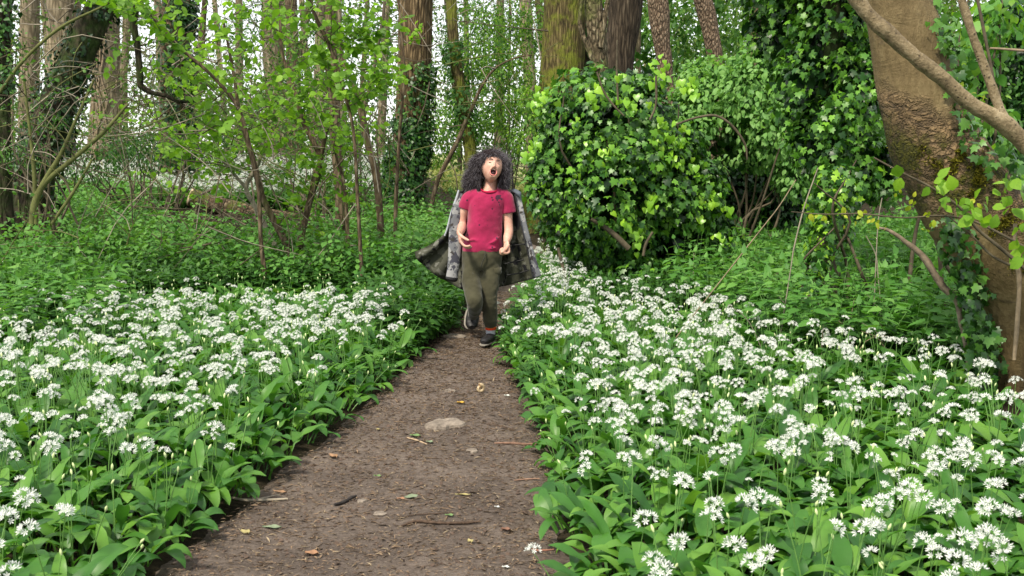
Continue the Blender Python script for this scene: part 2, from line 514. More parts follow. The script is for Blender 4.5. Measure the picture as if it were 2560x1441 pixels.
# ------------------------------------------------------------------ ground sheets
def grid_sheet(xs, ys, zf):
    X, Y = np.meshgrid(xs, ys)
    Z = zf(X, Y)
    V = np.stack([X, Y, Z], -1).reshape(-1, 3)
    nx = len(xs)
    i = np.arange(len(ys) - 1)[:, None] * nx + np.arange(nx - 1)[None]
    q = np.stack([i, i + 1, i + nx + 1, i + nx], -1).reshape(-1, 4)
    return V, q
xs = np.concatenate([np.linspace(-200, -16, 24), np.linspace(-15, 15, 200), np.linspace(16, 200, 24)])
ys = np.concatenate([np.linspace(-30, 0, 8), np.linspace(.3, 14, 150), np.linspace(14.3, 40, 90), np.linspace(42, 400, 40)])
V, q = grid_sheet(xs, ys, lambda X, Y: gz(X, Y) - 0.035 * (1 - smooth(0.0, 0.25, path_d(X, Y))))
tag(link('forest_floor', new_mesh('forest_floor', V, q, [SOILM])), 'dark leaf mould ground under the plants', kind='structure')

# the path: follows its own edges
sy = np.concatenate([np.linspace(1.2, 9.5, 620), np.linspace(9.53, 40, 260)])
L, Rr = interp(LEFT, sy), interp(RIGHT, sy)
u = np.linspace(-.12, 1.12, 96)
X = L[:, None] + (Rr - L)[:, None] * u[None]
Y = np.repeat(sy[:, None], len(u), 1)
P3 = np.stack([X, Y, X * 0], -1)
Z = gz(X, Y) * 0 + 0.008 * wob(P3, 4.0, 5) + 0.009 * wob(P3, 9, 1) + .0045 * wob(P3, 27, 7) + .0022 * wob(P3, 71, 9)
Z += 0.002 - 0.05 * (smooth(.92, 1.12, u) + smooth(.08, -.12, u))[None] + 0.05 * smooth(0.0, 0.35, path_d(X, Y))
V = np.stack([X, Y, Z], -1).reshape(-1, 3)
nx = len(u)
i = np.arange(len(sy) - 1)[:, None] * nx + np.arange(nx - 1)[None]
q = np.stack([i, i + 1, i + nx + 1, i + nx], -1).reshape(-1, 4)
tag(link('path', new_mesh('path', V, q, [PATHM])), 'trodden brown earth footpath through the wild garlic', kind='structure')

def pz(x, y):
    p = np.stack([np.asarray(x, float), np.asarray(y, float), np.asarray(x, float) * 0], -1)
    return 0.002 + 0.008 * wob(p, 4.0, 5) + 0.009 * wob(p, 9, 1) + .0045 * wob(p, 27, 7)

# bright meadow beyond the wood
V, q = grid_sheet(np.linspace(-60, 40, 60), np.linspace(38, 130, 50), lambda X, Y: gz(X, Y) + .05 + .012 * np.maximum(Y - 40, 0) + .03 * np.sin(X * 2 + Y))
tag(link('meadow', new_mesh('meadow', V, q, [FIELD], tint=np.full(len(q), .6))), 'pale sunlit meadow beyond the trees', kind='structure')
#__PARTS__

# ------------------------------------------------------------------ instancing of uncountable ground cover
def scatter(name, protos, pos, rot, scl, idx, label, parent=None, kind='stuff'):
    me = bpy.data.meshes.new(name)
    me.vertices.add(len(pos))
    me.vertices.foreach_set('co', np.asarray(pos, np.float32).ravel())
    for nm, ty, dat, fld in (('rot', 'FLOAT_VECTOR', rot, 'vector'), ('scl', 'FLOAT', scl, 'value'), ('idx', 'INT', idx, 'value')):
        a = me.attributes.new(nm, ty, 'POINT')
        a.data.foreach_set(fld, np.asarray(dat, np.int32 if ty == 'INT' else np.float32).ravel())
    c = bpy.data.collections.new(name + '_kinds')
    for k, p in enumerate(protos):
        o = bpy.data.objects.new('%s_%02d' % (name, k), p)
        c.objects.link(o)
    ng = bpy.data.node_groups.new(name, 'GeometryNodeTree')
    ng.interface.new_socket('Geometry', in_out='INPUT', socket_type='NodeSocketGeometry')
    ng.interface.new_socket('Geometry', in_out='OUTPUT', socket_type='NodeSocketGeometry')
    N, K = ng.nodes, ng.links
    gi, go = N.new('NodeGroupInput'), N.new('NodeGroupOutput')
    ip = N.new('GeometryNodeInstanceOnPoints')
    ci = N.new('GeometryNodeCollectionInfo')
    ci.inputs['Collection'].default_value = c
    ci.inputs['Separate Children'].default_value = True
    ci.inputs['Reset Children'].default_value = True
    ip.inputs['Pick Instance'].default_value = True
    def at_(nm, ty):
        a = N.new('GeometryNodeInputNamedAttribute'); a.data_type = ty
        a.inputs['Name'].default_value = nm
        return a.outputs['Attribute']
    K.new(gi.outputs[0], ip.inputs['Points'])
    K.new(ci.outputs[0], ip.inputs['Instance'])
    K.new(at_('idx', 'INT'), ip.inputs['Instance Index'])
    K.new(at_('rot', 'FLOAT_VECTOR'), ip.inputs['Rotation'])
    K.new(at_('scl', 'FLOAT'), ip.inputs['Scale'])
    K.new(ip.outputs[0], go.inputs[0])
    o = link(name, me, parent)
    md = o.modifiers.new('scatter', 'NODES'); md.node_group = ng
    return tag(o, label, kind=kind)

# ------------------------------------------------------------------ leaves as objects of their own
def tmpl_mesh(tmpl, mat, name='leaf', tint=0.5):
    return new_mesh(name, tmpl[0], [tmpl[1]], [mat], tint=np.full(len(tmpl[1]), tint))

def leaf_objects(parent, meshes, pos, fwd, nrm, size, name='leaf'):
    M = frames(fwd, nrm)
    base = np.array(parent.location) if parent else np.zeros(3)
    for k in range(len(pos)):
        o = bpy.data.objects.new(name, meshes[k % len(meshes)])
        m = Matrix(M[k].tolist()).to_4x4()
        o.rotation_euler = m.to_euler()
        o.location = pos[k] - base
        s = float(size[k]) if hasattr(size, '__len__') else size
        o.scale = (s, s, s)
        o.parent = parent
        col.objects.link(o)

def grow(mb, p, d, length, r, depth, out, up=0.25, sides=4, mat=0, kids=4, wig=0.35, spread=0.9, leafy=True):
    """one branch with side branches; appends twig points (pos, direction) to out"""
    n = 5
    pts = [np.array(p, float)]
    d = norm(np.array(d, float))
    for i in range(n):
        d = norm(d + rng.normal(0, wig * .45, 3) + np.array([0, 0, up * .25]))
        pts.append(pts[-1] + d * length / n)
    pts = np.array(pts)
    tube(mb, pts, [r, r * .8, r * .6, r * .45, r * .3, r * .15], n=8 if depth else 6, sides=sides if depth else 3, mat=mat, cap=False)
    if depth == 0 or leafy == 'all':
        for t in np.arange(.12, 1.0, max(.06, .045 / length)):
            i = min(int(t * n), n - 1)
            q = pts[i] + (pts[i + 1] - pts[i]) * (t * n - i)
            out.append((q, norm(pts[i + 1] - pts[i])))
        out.append((pts[-1], norm(pts[-1] - pts[-2])))
    if depth > 0:
        for k in range(kids):
            t = rng.uniform(.2, .95)
            i = min(int(t * n), n - 1)
            q = pts[i] + (pts[i + 1] - pts[i]) * (t * n - i)
            dd = norm(pts[i + 1] - pts[i]) + rng.normal(0, spread * .6, 3) + np.array([0, 0, .1])
            grow(mb, q, dd, length * rng.uniform(.4, .7), r * (1 - t * .6) * .6, depth - 1, out, up, sides, mat, kids, wig, spread, leafy)

def twig_leaves(out, size, keep=1.0, droop=0.2, flat=0.6):
    P = np.array([o[0] for o in out]); D_ = np.array([o[1] for o in out])
    k = rng.random(len(P)) < keep
    P, D_ = P[k], D_[k]
    n = len(P)
    side = norm(np.cross(D_, np.array([0, 0, 1.0])) + rv(n, .2)) * np.where(np.arange(n) % 2, 1, -1)[:, None]
    fwd = norm(D_ * .5 + side + rv(n, .35) + np.array([0, 0, -droop]))
    nr = norm(np.array([0, -.35, 1.0]) * flat + rv(n, .55))
    return P, fwd, nr, rng.uniform(.6, 1.15, n) * size

def wpath(pix, D):
    """pixel polyline [(px, py, r_px[, dD])] to world points and radii"""
    P, rr = [], []
    for p in pix:
        d = D + (p[3] if len(p) > 3 else 0)
        P.append(at(p[0], p[1], d)); rr.append(p[2] * d / F)
    return np.array(P), rr

def cloud(n, ells, surf=0.5, gap=0.0, gs=3.0, seed=0.0):
    """n points in a union of ellipsoids [(px,py,D,rx_px,ry_px,rz_m[,weight])]; returns positions and outward normals"""
    w = np.array([e[6] if len(e) > 6 else e[3] * e[4] for e in ells], float); w /= w.sum()
    which = rng.choice(len(ells), n * 3, p=w)
    C = np.array([at(e[0], e[1], e[2]) for e in ells])
    S = np.array([[e[3] * e[2] / F, e[5], e[4] * e[2] / F] for e in ells])
    d = norm(rv(n * 3))
    r = 1 - rng.random(n * 3) ** 1.0 * (1 - surf) * rng.random(n * 3)
    P = C[which] + d * r[:, None] * S[which]
    P = P + 0.24 * S[which].mean(1)[:, None] * d * wob(P, gs * .8, seed + 5)[:, None]
    N = norm(d / S[which])
    ok = wob(P, gs, seed) > (-1 + gap * 2)
    P, N = P[ok][:n], N[ok][:n]
    return P, N

def hang(P, N, out=.5, jit=.4, down=.8):
    """leaf directions for leaves hanging with faces outward"""
    n = len(P)
    fwd = norm(np.array([0, 0, -down]) + N * out + rv(n, jit))
    nr = norm(N * .8 + np.array([0, 0, .55]) + rv(n, jit))
    return fwd, nr

# ------------------------------------------------------------------ trees
def trunk_tree(name, label, cat, pix, D, mat, sides=24, rough=.05, ridge=0, top=8.0, group=None, limbs=3, crown=500,
               crown_mat=None, twig=None, base_flare=1.25, leaf=.07, down=True, vis=None):
    P, rr = wpath(pix, D)
    P = list(P); rr = list(rr)
    if down:
        b = P[-1].copy(); g = float(gz(b[0], b[1])) - .1
        if b[2] > g:
            dxy = (P[-1] - P[-2]) / max(1e-3, (P[-2][2] - P[-1][2]))
            nb = P[-1] + dxy * min(.6, b[2] - g) * .5; nb[2] = g
            P.append(nb); rr.append(rr[-1] * base_flare)
    d = (P[0] - P[1]) / max(.05, P[0][2] - P[1][2])
    d = np.clip(d, -.5, .5); d[2] = 1
    tp = P[0] + d * (top - P[0][2]) * np.array([.7, .7, 1])
    mid = P[0] + d * (top - P[0][2]) * .45
    P = [tp, mid] + P; rr = [rr[0] * .35, rr[0] * .75] + rr
    P = np.array(P)
    base = P[-1].copy(); base[2] += .1
    t = thing(name, label, cat, base, group)
    mb = MB()
    L_ = np.linalg.norm(np.diff(P, axis=0), axis=1).sum()
    tube(mb, P, rr, n=max(24, int(L_ * 14)), sides=sides, rough=rough, rf=5, ridge=ridge)
    mb.part('trunk', mat, t)
    if limbs:
        bb, out = MB(), []
        for k in range(limbs):
            f = rng.uniform(.15, .95)
            q = tp * f + mid * (1 - f)
            a = rng.uniform(0, 2 * math.pi)
            grow(bb, q, (math.cos(a), math.sin(a), .6), rng.uniform(1.5, 2.8), rr[1] * .35, 2, out, .3, 5, kids=4)
        bb.part('limbs', mat, t)
        if crown and out:
            P2, f2, n2, s2 = twig_leaves(out, leaf, keep=min(1, crown / len(out)))
            lm = MB()
            leaves(lm, RHOMB, P2, f2, n2, s2 * 1.5, np.clip(rng.normal(.5, .2, len(P2)), 0, 1))
            tag(lm.part('crown', crown_mat or FARL, t), kind='stuff')
    return t, P, rr

def ivy_on(t, P, rr, n, zmax, size=.07, mat=IVYD, zmin=0.0, spread=1.25, side=None, bright=0.1, thick=.1):
    """ivy leaves clothing a trunk up to zmax"""
    C = catmull(P, 200); rad = np.interp(np.linspace(0, 1, 200), np.linspace(0, 1, len(rr)), rr)
    ok = np.where((C[:, 2] < zmax) & (C[:, 2] > zmin))[0]
    i = rng.choice(ok, n)
    a = rng.uniform(0, 2 * math.pi, n) if side is None else rng.normal(side, .9, n)
    Nn = np.stack([np.cos(a), np.sin(a), a * 0], -1)
    pos = C[i] + Nn * (rad[i, None] * rng.uniform(1.0, spread, n)[:, None] + rng.random(n)[:, None] * thick)
    pos[:, 2] += rng.normal(0, .03, n)
    k = wob(pos, 4, 2) > -.45
    pos, Nn = pos[k], Nn[k]
    f, nr = hang(pos, Nn, .4, .35)
    mb = MB()
    tn = np.clip(rng.normal(.42, .2, len(pos)), 0, 1)
    b = rng.random(len(pos)) < bright
    leaves(mb, HEART, pos[~b], f[~b], nr[~b], size * rng.uniform(.6, 1.2, (~b).sum()), tn[~b], 0)
    leaves(mb, HEART, pos[b], f[b], nr[b], size * rng.uniform(.5, .9, b.sum()), tn[b], 1)
    tag(mb.part('ivy', [mat, MIDGR if mat is IVYD else IVYB], t), kind='stuff')

# --- named trees, read off the photograph (px, py, radius px)
t, P, rr = trunk_tree('oak_tree', 'straight brown oak trunk with ribbed bark and ivy round its foot', 'tree',
    [(1040, -20, 41), (1037, 130, 41), (1030, 300, 41), (1018, 420, 43), (1008, 520, 48), (1003, 575, 56)], 18.0, OAK, 40, .045, 17, 9)
ivy_on(t, P, rr, 5200, 2.0, .075, side=-math.pi * .65, bright=.35, spread=1.12)
ivy_on(t, P, rr, 1100, 2.9, .075, zmin=1.2, side=-math.pi * .2, bright=.3, spread=1.1)

trunk_tree('oak_tree', 'thick moss-green oak trunk rising behind the left of the ivy mound', 'tree',
    [(1412, -20, 50), (1410, 80, 51), (1404, 200, 54), (1392, 340, 57), (1375, 470, 60), (1368, 560, 66)], 18.5, OAKM, 44, .04, 19, 9)
trunk_tree('oak_tree', 'dark twin oak stem close against the right of the thickest mossy trunk', 'tree',
    [(1450, -20, 34), (1458, 90, 34), (1452, 220, 36), (1440, 360, 38)], 19.2, OAKD, 30, .05, 13, 9)
LICHB = bark('lichened_bark', (.030, .023, .014, 1), (.13, .105, .065, 1), (.27, .23, .155, 1), (.10, .11, .035, 1), .56, 13, 4.5, 1.0)
trunk_tree('pale_forked_trunk', 'pale lichened forked trunk standing up behind the ivy mound', 'tree',
    [(1478, -30, 22), (1486, 40, 23), (1494, 110, 23), (1500, 200, 22), (1506, 330, 25)], 12.0, LICHB, 30, .06, 9, 7, limbs=2)
tk = MB()
Pp, r_ = wpath([(1462, -30, 4), (1452, 20, 4.5), (1449, 55, 5), (1458, 90, 6), (1476, 135, 7), (1492, 175, 8)], 11.9)
tube(tk, Pp, r_, sides=10, rough=.04)
Pp, r_ = wpath([(1528, -40, 5), (1516, 20, 6), (1510, 70, 7), (1502, 120, 9)], 11.9)
tube(tk, Pp, r_, sides=10, rough=.04)
o = bpy.data.objects[-1]
pt = [x for x in bpy.data.objects if x.name.startswith('pale_forked_trunk')][0]
tk.part('side_limb', LICHB, pt)
trunk_tree('oak_tree', 'dark brown oak trunk widening upward between the pale forked trunk and the plated one', 'tree',
    [(1566, -20, 42), (1560, 60, 40), (1548, 130, 38), (1540, 260, 38), (1535, 400, 42)], 15.0, OAKD, 34, .05, 14, 8)
trunk_tree('pine_tree', 'leaning trunk with scaly grey-brown plates, left one of two behind the ivy mound', 'tree',
    [(1642, -20, 25), (1650, 60, 24), (1656, 120, 20), (1662, 170, 19), (1665, 330, 22)], 13.0, PLATE, 26, .05, 0, 8)
trunk_tree('pine_tree', 'curving scaly trunk, right one of two behind the ivy mound and beside the elder bush', 'tree',
    [(1752, -20, 22), (1768, 40, 22), (1782, 110, 20), (1790, 180, 18), (1792, 350, 20)], 13.5, PLATE, 26, .06, 0, 8)
trunk_tree('thin_tree', 'slim reddish trunk seen through the leaves left of the ivy-clad tree', 'tree',
    [(1890, -20, 16), (1888, 60, 15), (1882, 160, 14), (1880, 400, 16)], 14.0, SAPB, 16, .06, 0, 8)
trunk_tree('thin_tree', 'slim pale trunk in the gap between the dark oak and the plated trunk', 'tree',
    [(1594, -20, 7), (1596, 60, 7), (1596, 160, 6), (1598, 300, 8)], 19.0, PALEB, 10, .06, 0, 8)
t, P, rr = trunk_tree('slender_ivy_tree', 'slender greenish trunk bending behind the head of the child', 'tree',
    [(1128, -20, 13), (1132, 70, 13), (1142, 160, 13), (1156, 260, 14), (1172, 350, 15), (1180, 420, 16), (1186, 500, 18)], 17.0, OAKM, 18, .06, 5, 8, crown_mat=MIDGR)
ivy_on(t, P, rr, 900, 3.2, .07, MIDGR, zmin=1.6, spread=1.5, thick=.15)
mbk = MB()
Pp, r_ = wpath([(1330, 138, 1.5), (1290, 145, 2), (1240, 170, 2.5), (1205, 215, 3.5), (1172, 290, 5)], 16.9)
tube(mbk, Pp, r_, sides=6, rough=.06)
Pp, r_ = wpath([(1166, 300, 5), (1148, 345, 6), (1120, 400, 5.5), (1095, 450, 5.5), (1080, 510, 6), (1072, 560, 8)], 16.6)
tube(mbk, Pp, r_, sides=8, rough=.08)
mbk.part('side_limb', SAPB, t)

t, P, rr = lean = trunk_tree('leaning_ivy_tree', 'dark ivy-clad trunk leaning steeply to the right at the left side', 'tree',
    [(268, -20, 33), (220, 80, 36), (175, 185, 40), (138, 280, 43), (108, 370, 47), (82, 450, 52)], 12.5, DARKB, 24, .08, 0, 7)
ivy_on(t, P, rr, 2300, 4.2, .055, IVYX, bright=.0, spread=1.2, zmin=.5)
t, P, rr = trunk_tree('dark_edge_tree', 'dark upright trunk cut off by the left edge of the view', 'tree',
    [(2, -20, 20), (4, 150, 20), (8, 300, 18), (6, 440, 22)], 11.5, DARKB, 18, .08, 0, 7)
ivy_on(t, P, rr, 900, 4.5, .06, bright=.2, zmin=2.0)
for pix, D, m, lab in [
    ([(75, -20, 22), (74, 100, 23), (72, 230, 24), (72, 400, 26)], 27, PALEB, 'pale yellowish trunk just right of the dark trunk at the left edge'),
    ([(160, -20, 40), (158, 60, 38), (150, 140, 32), (146, 300, 34)], 25, PALEB, 'broad pale trunk half hidden behind the leaning ivy-clad trunk'),
    ([(266, -20, 30), (266, 100, 31), (268, 250, 31), (270, 400, 34), (268, 440, 42)], 24, PALEB, 'tall pale trunk laced with bare ivy stems right of the leaning trunk'),
    ([(680, -20, 24), (678, 100, 23), (690, 260, 23), (700, 420, 26)], 27, PALEB, 'pale trunk glimpsed behind the thin saplings left of centre'),
    ([(735, 250, 18), (738, 350, 20), (728, 420, 24)], 26, SAPB, 'short brown trunk low behind the saplings'),
    ([(1312, -20, 15), (1320, 120, 15), (1330, 300, 16)], 24, PALEB, 'pale slim trunk left of the thickest mossy oak'),
    ]:
    t, P, rr = trunk_tree('pale_trunk_tree', lab, 'tree', pix, D, m, 24, .05, 5, 9, limbs=2)
    if pix[0][0] == 266:
        v = MB()
        for k in range(9):
            a0 = rng.uniform(-2.6, -.5); z0 = rng.uniform(0, .8)
            pts = []
            for s in range(8):
                zz = z0 + .2 + s * .55; a0 += rng.normal(0, .35)
                c = np.array([np.interp(zz, P[::-1, 2], P[::-1, 0]), np.interp(zz, P[::-1, 2], P[::-1, 1]), zz])
                rad = np.interp(zz, P[::-1, 2], np.array(rr)[::-1])
                pts.append(c + np.array([math.cos(a0), math.sin(a0), 0]) * (rad + .02))
            tube(v, pts, rng.uniform(.012, .03), sides=5)
        v.part('ivy_stems', DEADW, t)
t, P, rr = trunk_tree('ivy_tree', 'upright trunk shaggy with dark ivy behind the bright sapling leaves on the left', 'tree',
    [(440, -20, 34), (438, 100, 34), (436, 250, 34), (436, 430, 38)], 20, SAPB, 24, .08, 9, 8)
ivy_on(t, P, rr, 3600, 5.0, .09, side=-.4, bright=.12, zmin=.6)
t, P, rr = trunk_tree('brown_sapling_tree', 'smooth reddish-brown young trunk left of the ribbed oak, taller of the pair', 'tree',
    [(822, -20, 10), (826, 80, 11), (834, 180, 12), (836, 260, 14), (842, 380, 14), (850, 480, 13), (855, 640, 15)], 12.5, SAPB, 16, .07, 0, 6, limbs=2, crown_mat=BRIGHT)
t, P, rr = trunk_tree('brown_sapling_tree', 'thin kinked brown young trunk between the taller young trunk and the ribbed oak', 'tree',
    [(880, 205, 7), (896, 245, 9), (908, 300, 9), (922, 370, 9), (940, 440, 9), (950, 540, 9), (958, 690, 11)], 11.0, SAPB, 14, .07, 0, 2.6, limbs=0, crown=0)
v = MB()
Pp, r_ = wpath([(962, -20, 3), (958, 40, 4), (942, 130, 4), (930, 200, 4), (912, 262, 5), (906, 292, 6)], 11.0)
tube(v, Pp, r_, sides=6); v.part('upright_stem', TWIG, t)
thing_ = thing('hanging_branch', 'dark bent branch hanging down in front of the pale trunks on the left', 'branch', at(340, 0, 9.5))
v = MB()
Pp, r_ = wpath([(345, -120, 11), (342, 0, 9), (334, 60, 9), (344, 120, 8), (350, 190, 8), (352, 215, 8), (380, 232, 6), (415, 240, 5), (450, 255, 4), (500, 250, 3)], 9.5)
tube(v, Pp, r_, n=50, sides=8, rough=.1); v.part('limb', DARKB, thing_)
v = MB(); out = []
for k in range(5): grow(v, Pp[4 + k], rng.normal(0, 1, 3) + [0, 0, -.1], .6, .006, 1, out)
tag(v.part('twigs', TWIG, thing_), kind='stuff')

# ------------------------------------------------------------------ big leaning sycamore on the right
SPX = [(2228, -170, 80), (2240, -60, 80), (2249, 20, 81), (2265, 100, 85), (2284, 180, 90), (2303, 260, 96), (2332, 350, 104), (2375, 430, 110), (2425, 510, 116), (2482, 595, 114), (2535, 680, 106), (2570, 770, 98), (2592, 860, 94), (2604, 950, 100), (2610, 1020, 112), (2612, 1060, 128)]
t, SP_, SR_ = trunk_tree('sycamore_tree', 'big leaning sycamore trunk with flaking bark and yellow-green moss at the right edge', 'tree', SPX, 5.3, SYC, 140, .032, 0, 7.5, crown_mat=BRIGHT, limbs=3)
syc = t
# moss tufts and ivy on it
C = catmull(SP_, 400); rad = np.interp(np.linspace(0, 1, 400), np.linspace(0, 1, len(SR_)), SR_)
ok = np.where((C[:, 2] < 1.42) & (C[:, 2] > .75))[0]
i = rng.choice(ok, 16000); a = rng.normal(-math.pi * .45, .85, 16000)
Nn = np.stack([np.cos(a), np.sin(a), a * 0], -1)
pos = C[i] + Nn * rad[i, None] * 1.0
k = (wob(pos, 8, 4) + .35 * wob(pos, 22, 2)) > .12
pos, Nn = pos[k], Nn[k]
v = MB()
leaves(v, t_rhomb(.35), pos, norm(Nn * .9 + rv(len(pos), .7) - [0, 0, .3]), rv(len(pos)), rng.uniform(.012, .028, len(pos)), rng.random(len(pos)))
MOSS = leaf_mat('moss', (.045, .045, .006, 1), (.12, .115, .012, 1), (.26, .24, .025, 1), .8, .2, .1, (1.2, 1.2, .4))
tag(v.part('moss', MOSS, t), kind='stuff')
v = MB()
def strip(seedpx, n, D, size, rx, ry, jit=1.0):
    q = np.array([at(a_ + rng.normal(0, rx), b_ + rng.normal(0, ry), D + rng.normal(0, .12)) for a_, b_ in [seedpx[j % len(seedpx)] for j in range(n)]])
    Nn = norm(np.array([.2, -1, .1]) + rv(n, .5))
    f, nr = hang(q, Nn, .3, .45)
    return q, f, nr, rng.uniform(.55, 1.2, n) * size
q, f, nr, s = strip([(2350, 40), (2362, 90), (2375, 140), (2390, 200), (2400, 260), (2415, 310), (2440, 350), (2462, 400), (2520, 370), (2530, 430), (2400, 300)], 420, 5.2, .05, 12, 24)
leaves(v, IVY, q, f, nr, s, np.clip(rng.normal(.7, .2, len(q)), 0, 1), 0)
q, f, nr, s = strip([(2400, 600), (2415, 650), (2430, 700), (2440, 760), (2448, 820), (2455, 880), (2460, 930), (2405, 560), (2375, 560)], 900, 5.25, .05, 22, 26)
leaves(v, IVY, q, f, nr, s, np.clip(rng.normal(.45, .2, len(q)), 0, 1), 0)
tag(v.part('ivy', [IVYD], t), kind='stuff')

thing_ = thing('diagonal_limb', 'smooth pale brown limb slanting down across the big sycamore trunk', 'branch', ground(2900, 1150))
v = MB()
Pp, r_ = wpath([(2060, -110, 15), (2120, -30, 17), (2175, 42, 18), (2230, 92, 19), (2290, 145, 18.5), (2350, 192, 18), (2430, 262, 18), (2500, 303, 22), (2550, 350, 21), (2640, 440, 23), (2760, 640, 25), (2850, 900, 30), (2880, 1140, 38), (2884, 1180, 44)], 4.55)
tube(v, Pp, r_, n=260, sides=22, rough=.11, rf=19)
def limb_mat():
    m = Mat('limb_bark', .75, .25)
    a = m.noise(7, 5, .65, m.coords()); b = m.noise(55, 4, .7, m.coords())
    c = m.ramp(m.math('ADD', m.math('MULTIPLY', a, .6), m.math('MULTIPLY', b, .4)), [(.34, (.085, .062, .034, 1)), (.5, (.20, .155, .085, 1)), (.66, (.33, .27, .17, 1))])
    vo = m.node('ShaderNodeTexVoronoi'); vo.inputs['Scale'].default_value = 38; m.l.new(m.coords(), vo.inputs['Vector'])
    c = m.mix(m.ramp(vo.outputs['Distance'], [(.12, (1, 1, 1, 1)), (.2, (0, 0, 0, 1))]), c, (.05, .036, .022, 1))
    m.color(c); m.bump(m.math('ADD', m.math('MULTIPLY', a, 1.5), b), .8, .012)
    return m.m
LIMB = limb_mat()
v.part('limb', LIMB, thing_)
v = MB()
Pp, r_ = wpath([(2350, -160, 9), (2385, -60, 9), (2410, 20, 10), (2432, 90, 10), (2455, 150, 10), (2478, 215, 11), (2498, 270, 12), (2512, 305, 15)], 4.55)
tube(v, Pp, r_, n=120, sides=14, rough=.13, rf=24); v.part('side_limb', LIMB, thing_)

thing_ = thing('dead_branch', 'bare flaking dead branch arching down beside the sycamore into the wild garlic', 'branch', ground(2425, 1010))
v = MB()
Pp, r_ = wpath([(2196, 570, 3), (2225, 578, 4.5), (2262, 604, 6), (2306, 640, 8), (2336, 685, 9), (2362, 722, 9), (2392, 755, 8), (2402, 800, 7), (2412, 850, 6), (2420, 905, 5), (2425, 1000, 6)], 5.45)
tube(v, Pp, r_, n=90, sides=10, rough=.22, rf=25); v.part('limb', simple('flaky_bark', (.20, .16, .115, 1), .85, .2, .5, 26, .5), thing_)
for pix, lab, m in [
    ([(1990, 450, 2.5), (1945, 520, 3), (1890, 590, 3)], 'pale straight dead stick leaning left of the hanging ivy column', DEADW),
    ([(2045, 420, 3), (2010, 520, 4), (1985, 620, 4), (1978, 665, 3)], 'pale dead stick leaning against the hanging ivy column', TWIGP),
    ([(2205, 495, 3), (2195, 560, 3), (2188, 700, 3)], 'thin pale dead stick standing upright left of the arching dead branch', TWIGP),
    ([(2165, 590, 2), (2190, 640, 3), (2196, 700, 2.5)], 'short crooked pale twig in the nettles by the dead branch', TWIGP),
    ([(2440, -20, 4), (2460, 80, 4), (2480, 180, 3.5), (2492, 260, 3)], 'thin dark twig above the slanting limb at the right', TWIG),
    ([(2475, 121, 3), (2520, 124, 3.5), (2620, 132, 4)], 'straight tan cane running level out at the right edge', DEADW),
    ([(2538, 560, 5), (2536, 640, 5), (2548, 700, 6), (2542, 820, 6), (2535, 900, 5)], 'dry ivy stem climbing the lower sycamore trunk', DEADW),
    ]:
    D_ = 6.5 if pix[0][0] < 2300 else 4.85
    Pp, r_ = wpath(pix, D_)
    b = Pp[-1] if Pp[0][2] > Pp[-1][2] else Pp[0]
    if lab.startswith(('pale', 'thin pale', 'short')):
        dd_ = norm(Pp[-1] - Pp[-2]); g = b + dd_ * (b[2] - float(gz(b[0], b[1]))) / max(.5, -dd_[2]); Pp = np.vstack([Pp, g]); r_ = [q * .5 for q in list(r_) + [r_[-1]]]
    v = MB(); tube(v, Pp, r_, n=24, sides=6, rough=.1, rf=20)
    o = v.mesh('stick', [m], Pp[-1])
    tag(link('stick', o, None, Pp[-1]), lab, 'stick')

def project_(x, y, z=.3):
    dz = z - CAM_H
    dep = y * CP - dz * SP
    return 1280 + F * x / dep, 720.5 - F * (y * SP + dz * CP) / dep

# ------------------------------------------------------------------ hazel sprays and saplings with leaves of their own
BR = [tmpl_mesh(BROAD, BRIGHT, 'leaf', x) for x in (.35, .5, .7, .9)]
YB = [tmpl_mesh(OVAL, YELLOWL, 'leaf', x) for x in (.3, .7)]

def sapling(name, label, stems, D, size, twigs, leafm=BR, nobj=170, extra=None, barkm=SAPB, tl=.9, keep=1.0, upw=.25, zr=(0.15, 1.0), base=None, tw_r=.005, extra_mat=None, depth=1, cat='sapling'):
    v, out, allp = MB(), [], []
    for st in stems:
        Pp, r_ = wpath(st, D)
        tube(v, Pp, r_, sides=8, rough=.08, rf=12)
        C = catmull(Pp, 40); allp.append(C)
    b = base if base is not None else allp[0][-1]
    t = thing(name, label, cat, b)
    tw = MB()
    for k in range(twigs):
        C = allp[R.randrange(len(allp))]
        i = int(R.uniform(zr[0], zr[1]) * 38) if zr else R.randrange(39)
        i = 39 - i
        a = rng.uniform(0, 2 * math.pi)
        grow(tw, C[i], (math.cos(a), math.sin(a) * .8, rng.uniform(-.1, .6)), tl * rng.uniform(.5, 1.2), tw_r, depth, out, upw, 4, leafy='all', kids=3)
    v.part('stem', barkm, t)
    if twigs:
        tag(tw.part('twigs', TWIG, t), kind='stuff')
        P2, f2, n2, s2 = twig_leaves(out, size, keep)
        o = rng.permutation(len(P2))
        P2, f2, n2, s2 = P2[o], f2[o], n2[o], s2[o]
        leaf_objects(t, leafm, P2[:nobj], f2[:nobj], n2[:nobj], s2[:nobj])
        if len(P2) > nobj:
            lm = MB()
            leaves(lm, BROAD, P2[nobj:], f2[nobj:], n2[nobj:], s2[nobj:], np.clip(rng.normal(.55, .2, len(P2) - nobj), 0, 1))
            tag(lm.part('foliage', extra_mat or BRIGHT, t), kind='stuff')
    return t

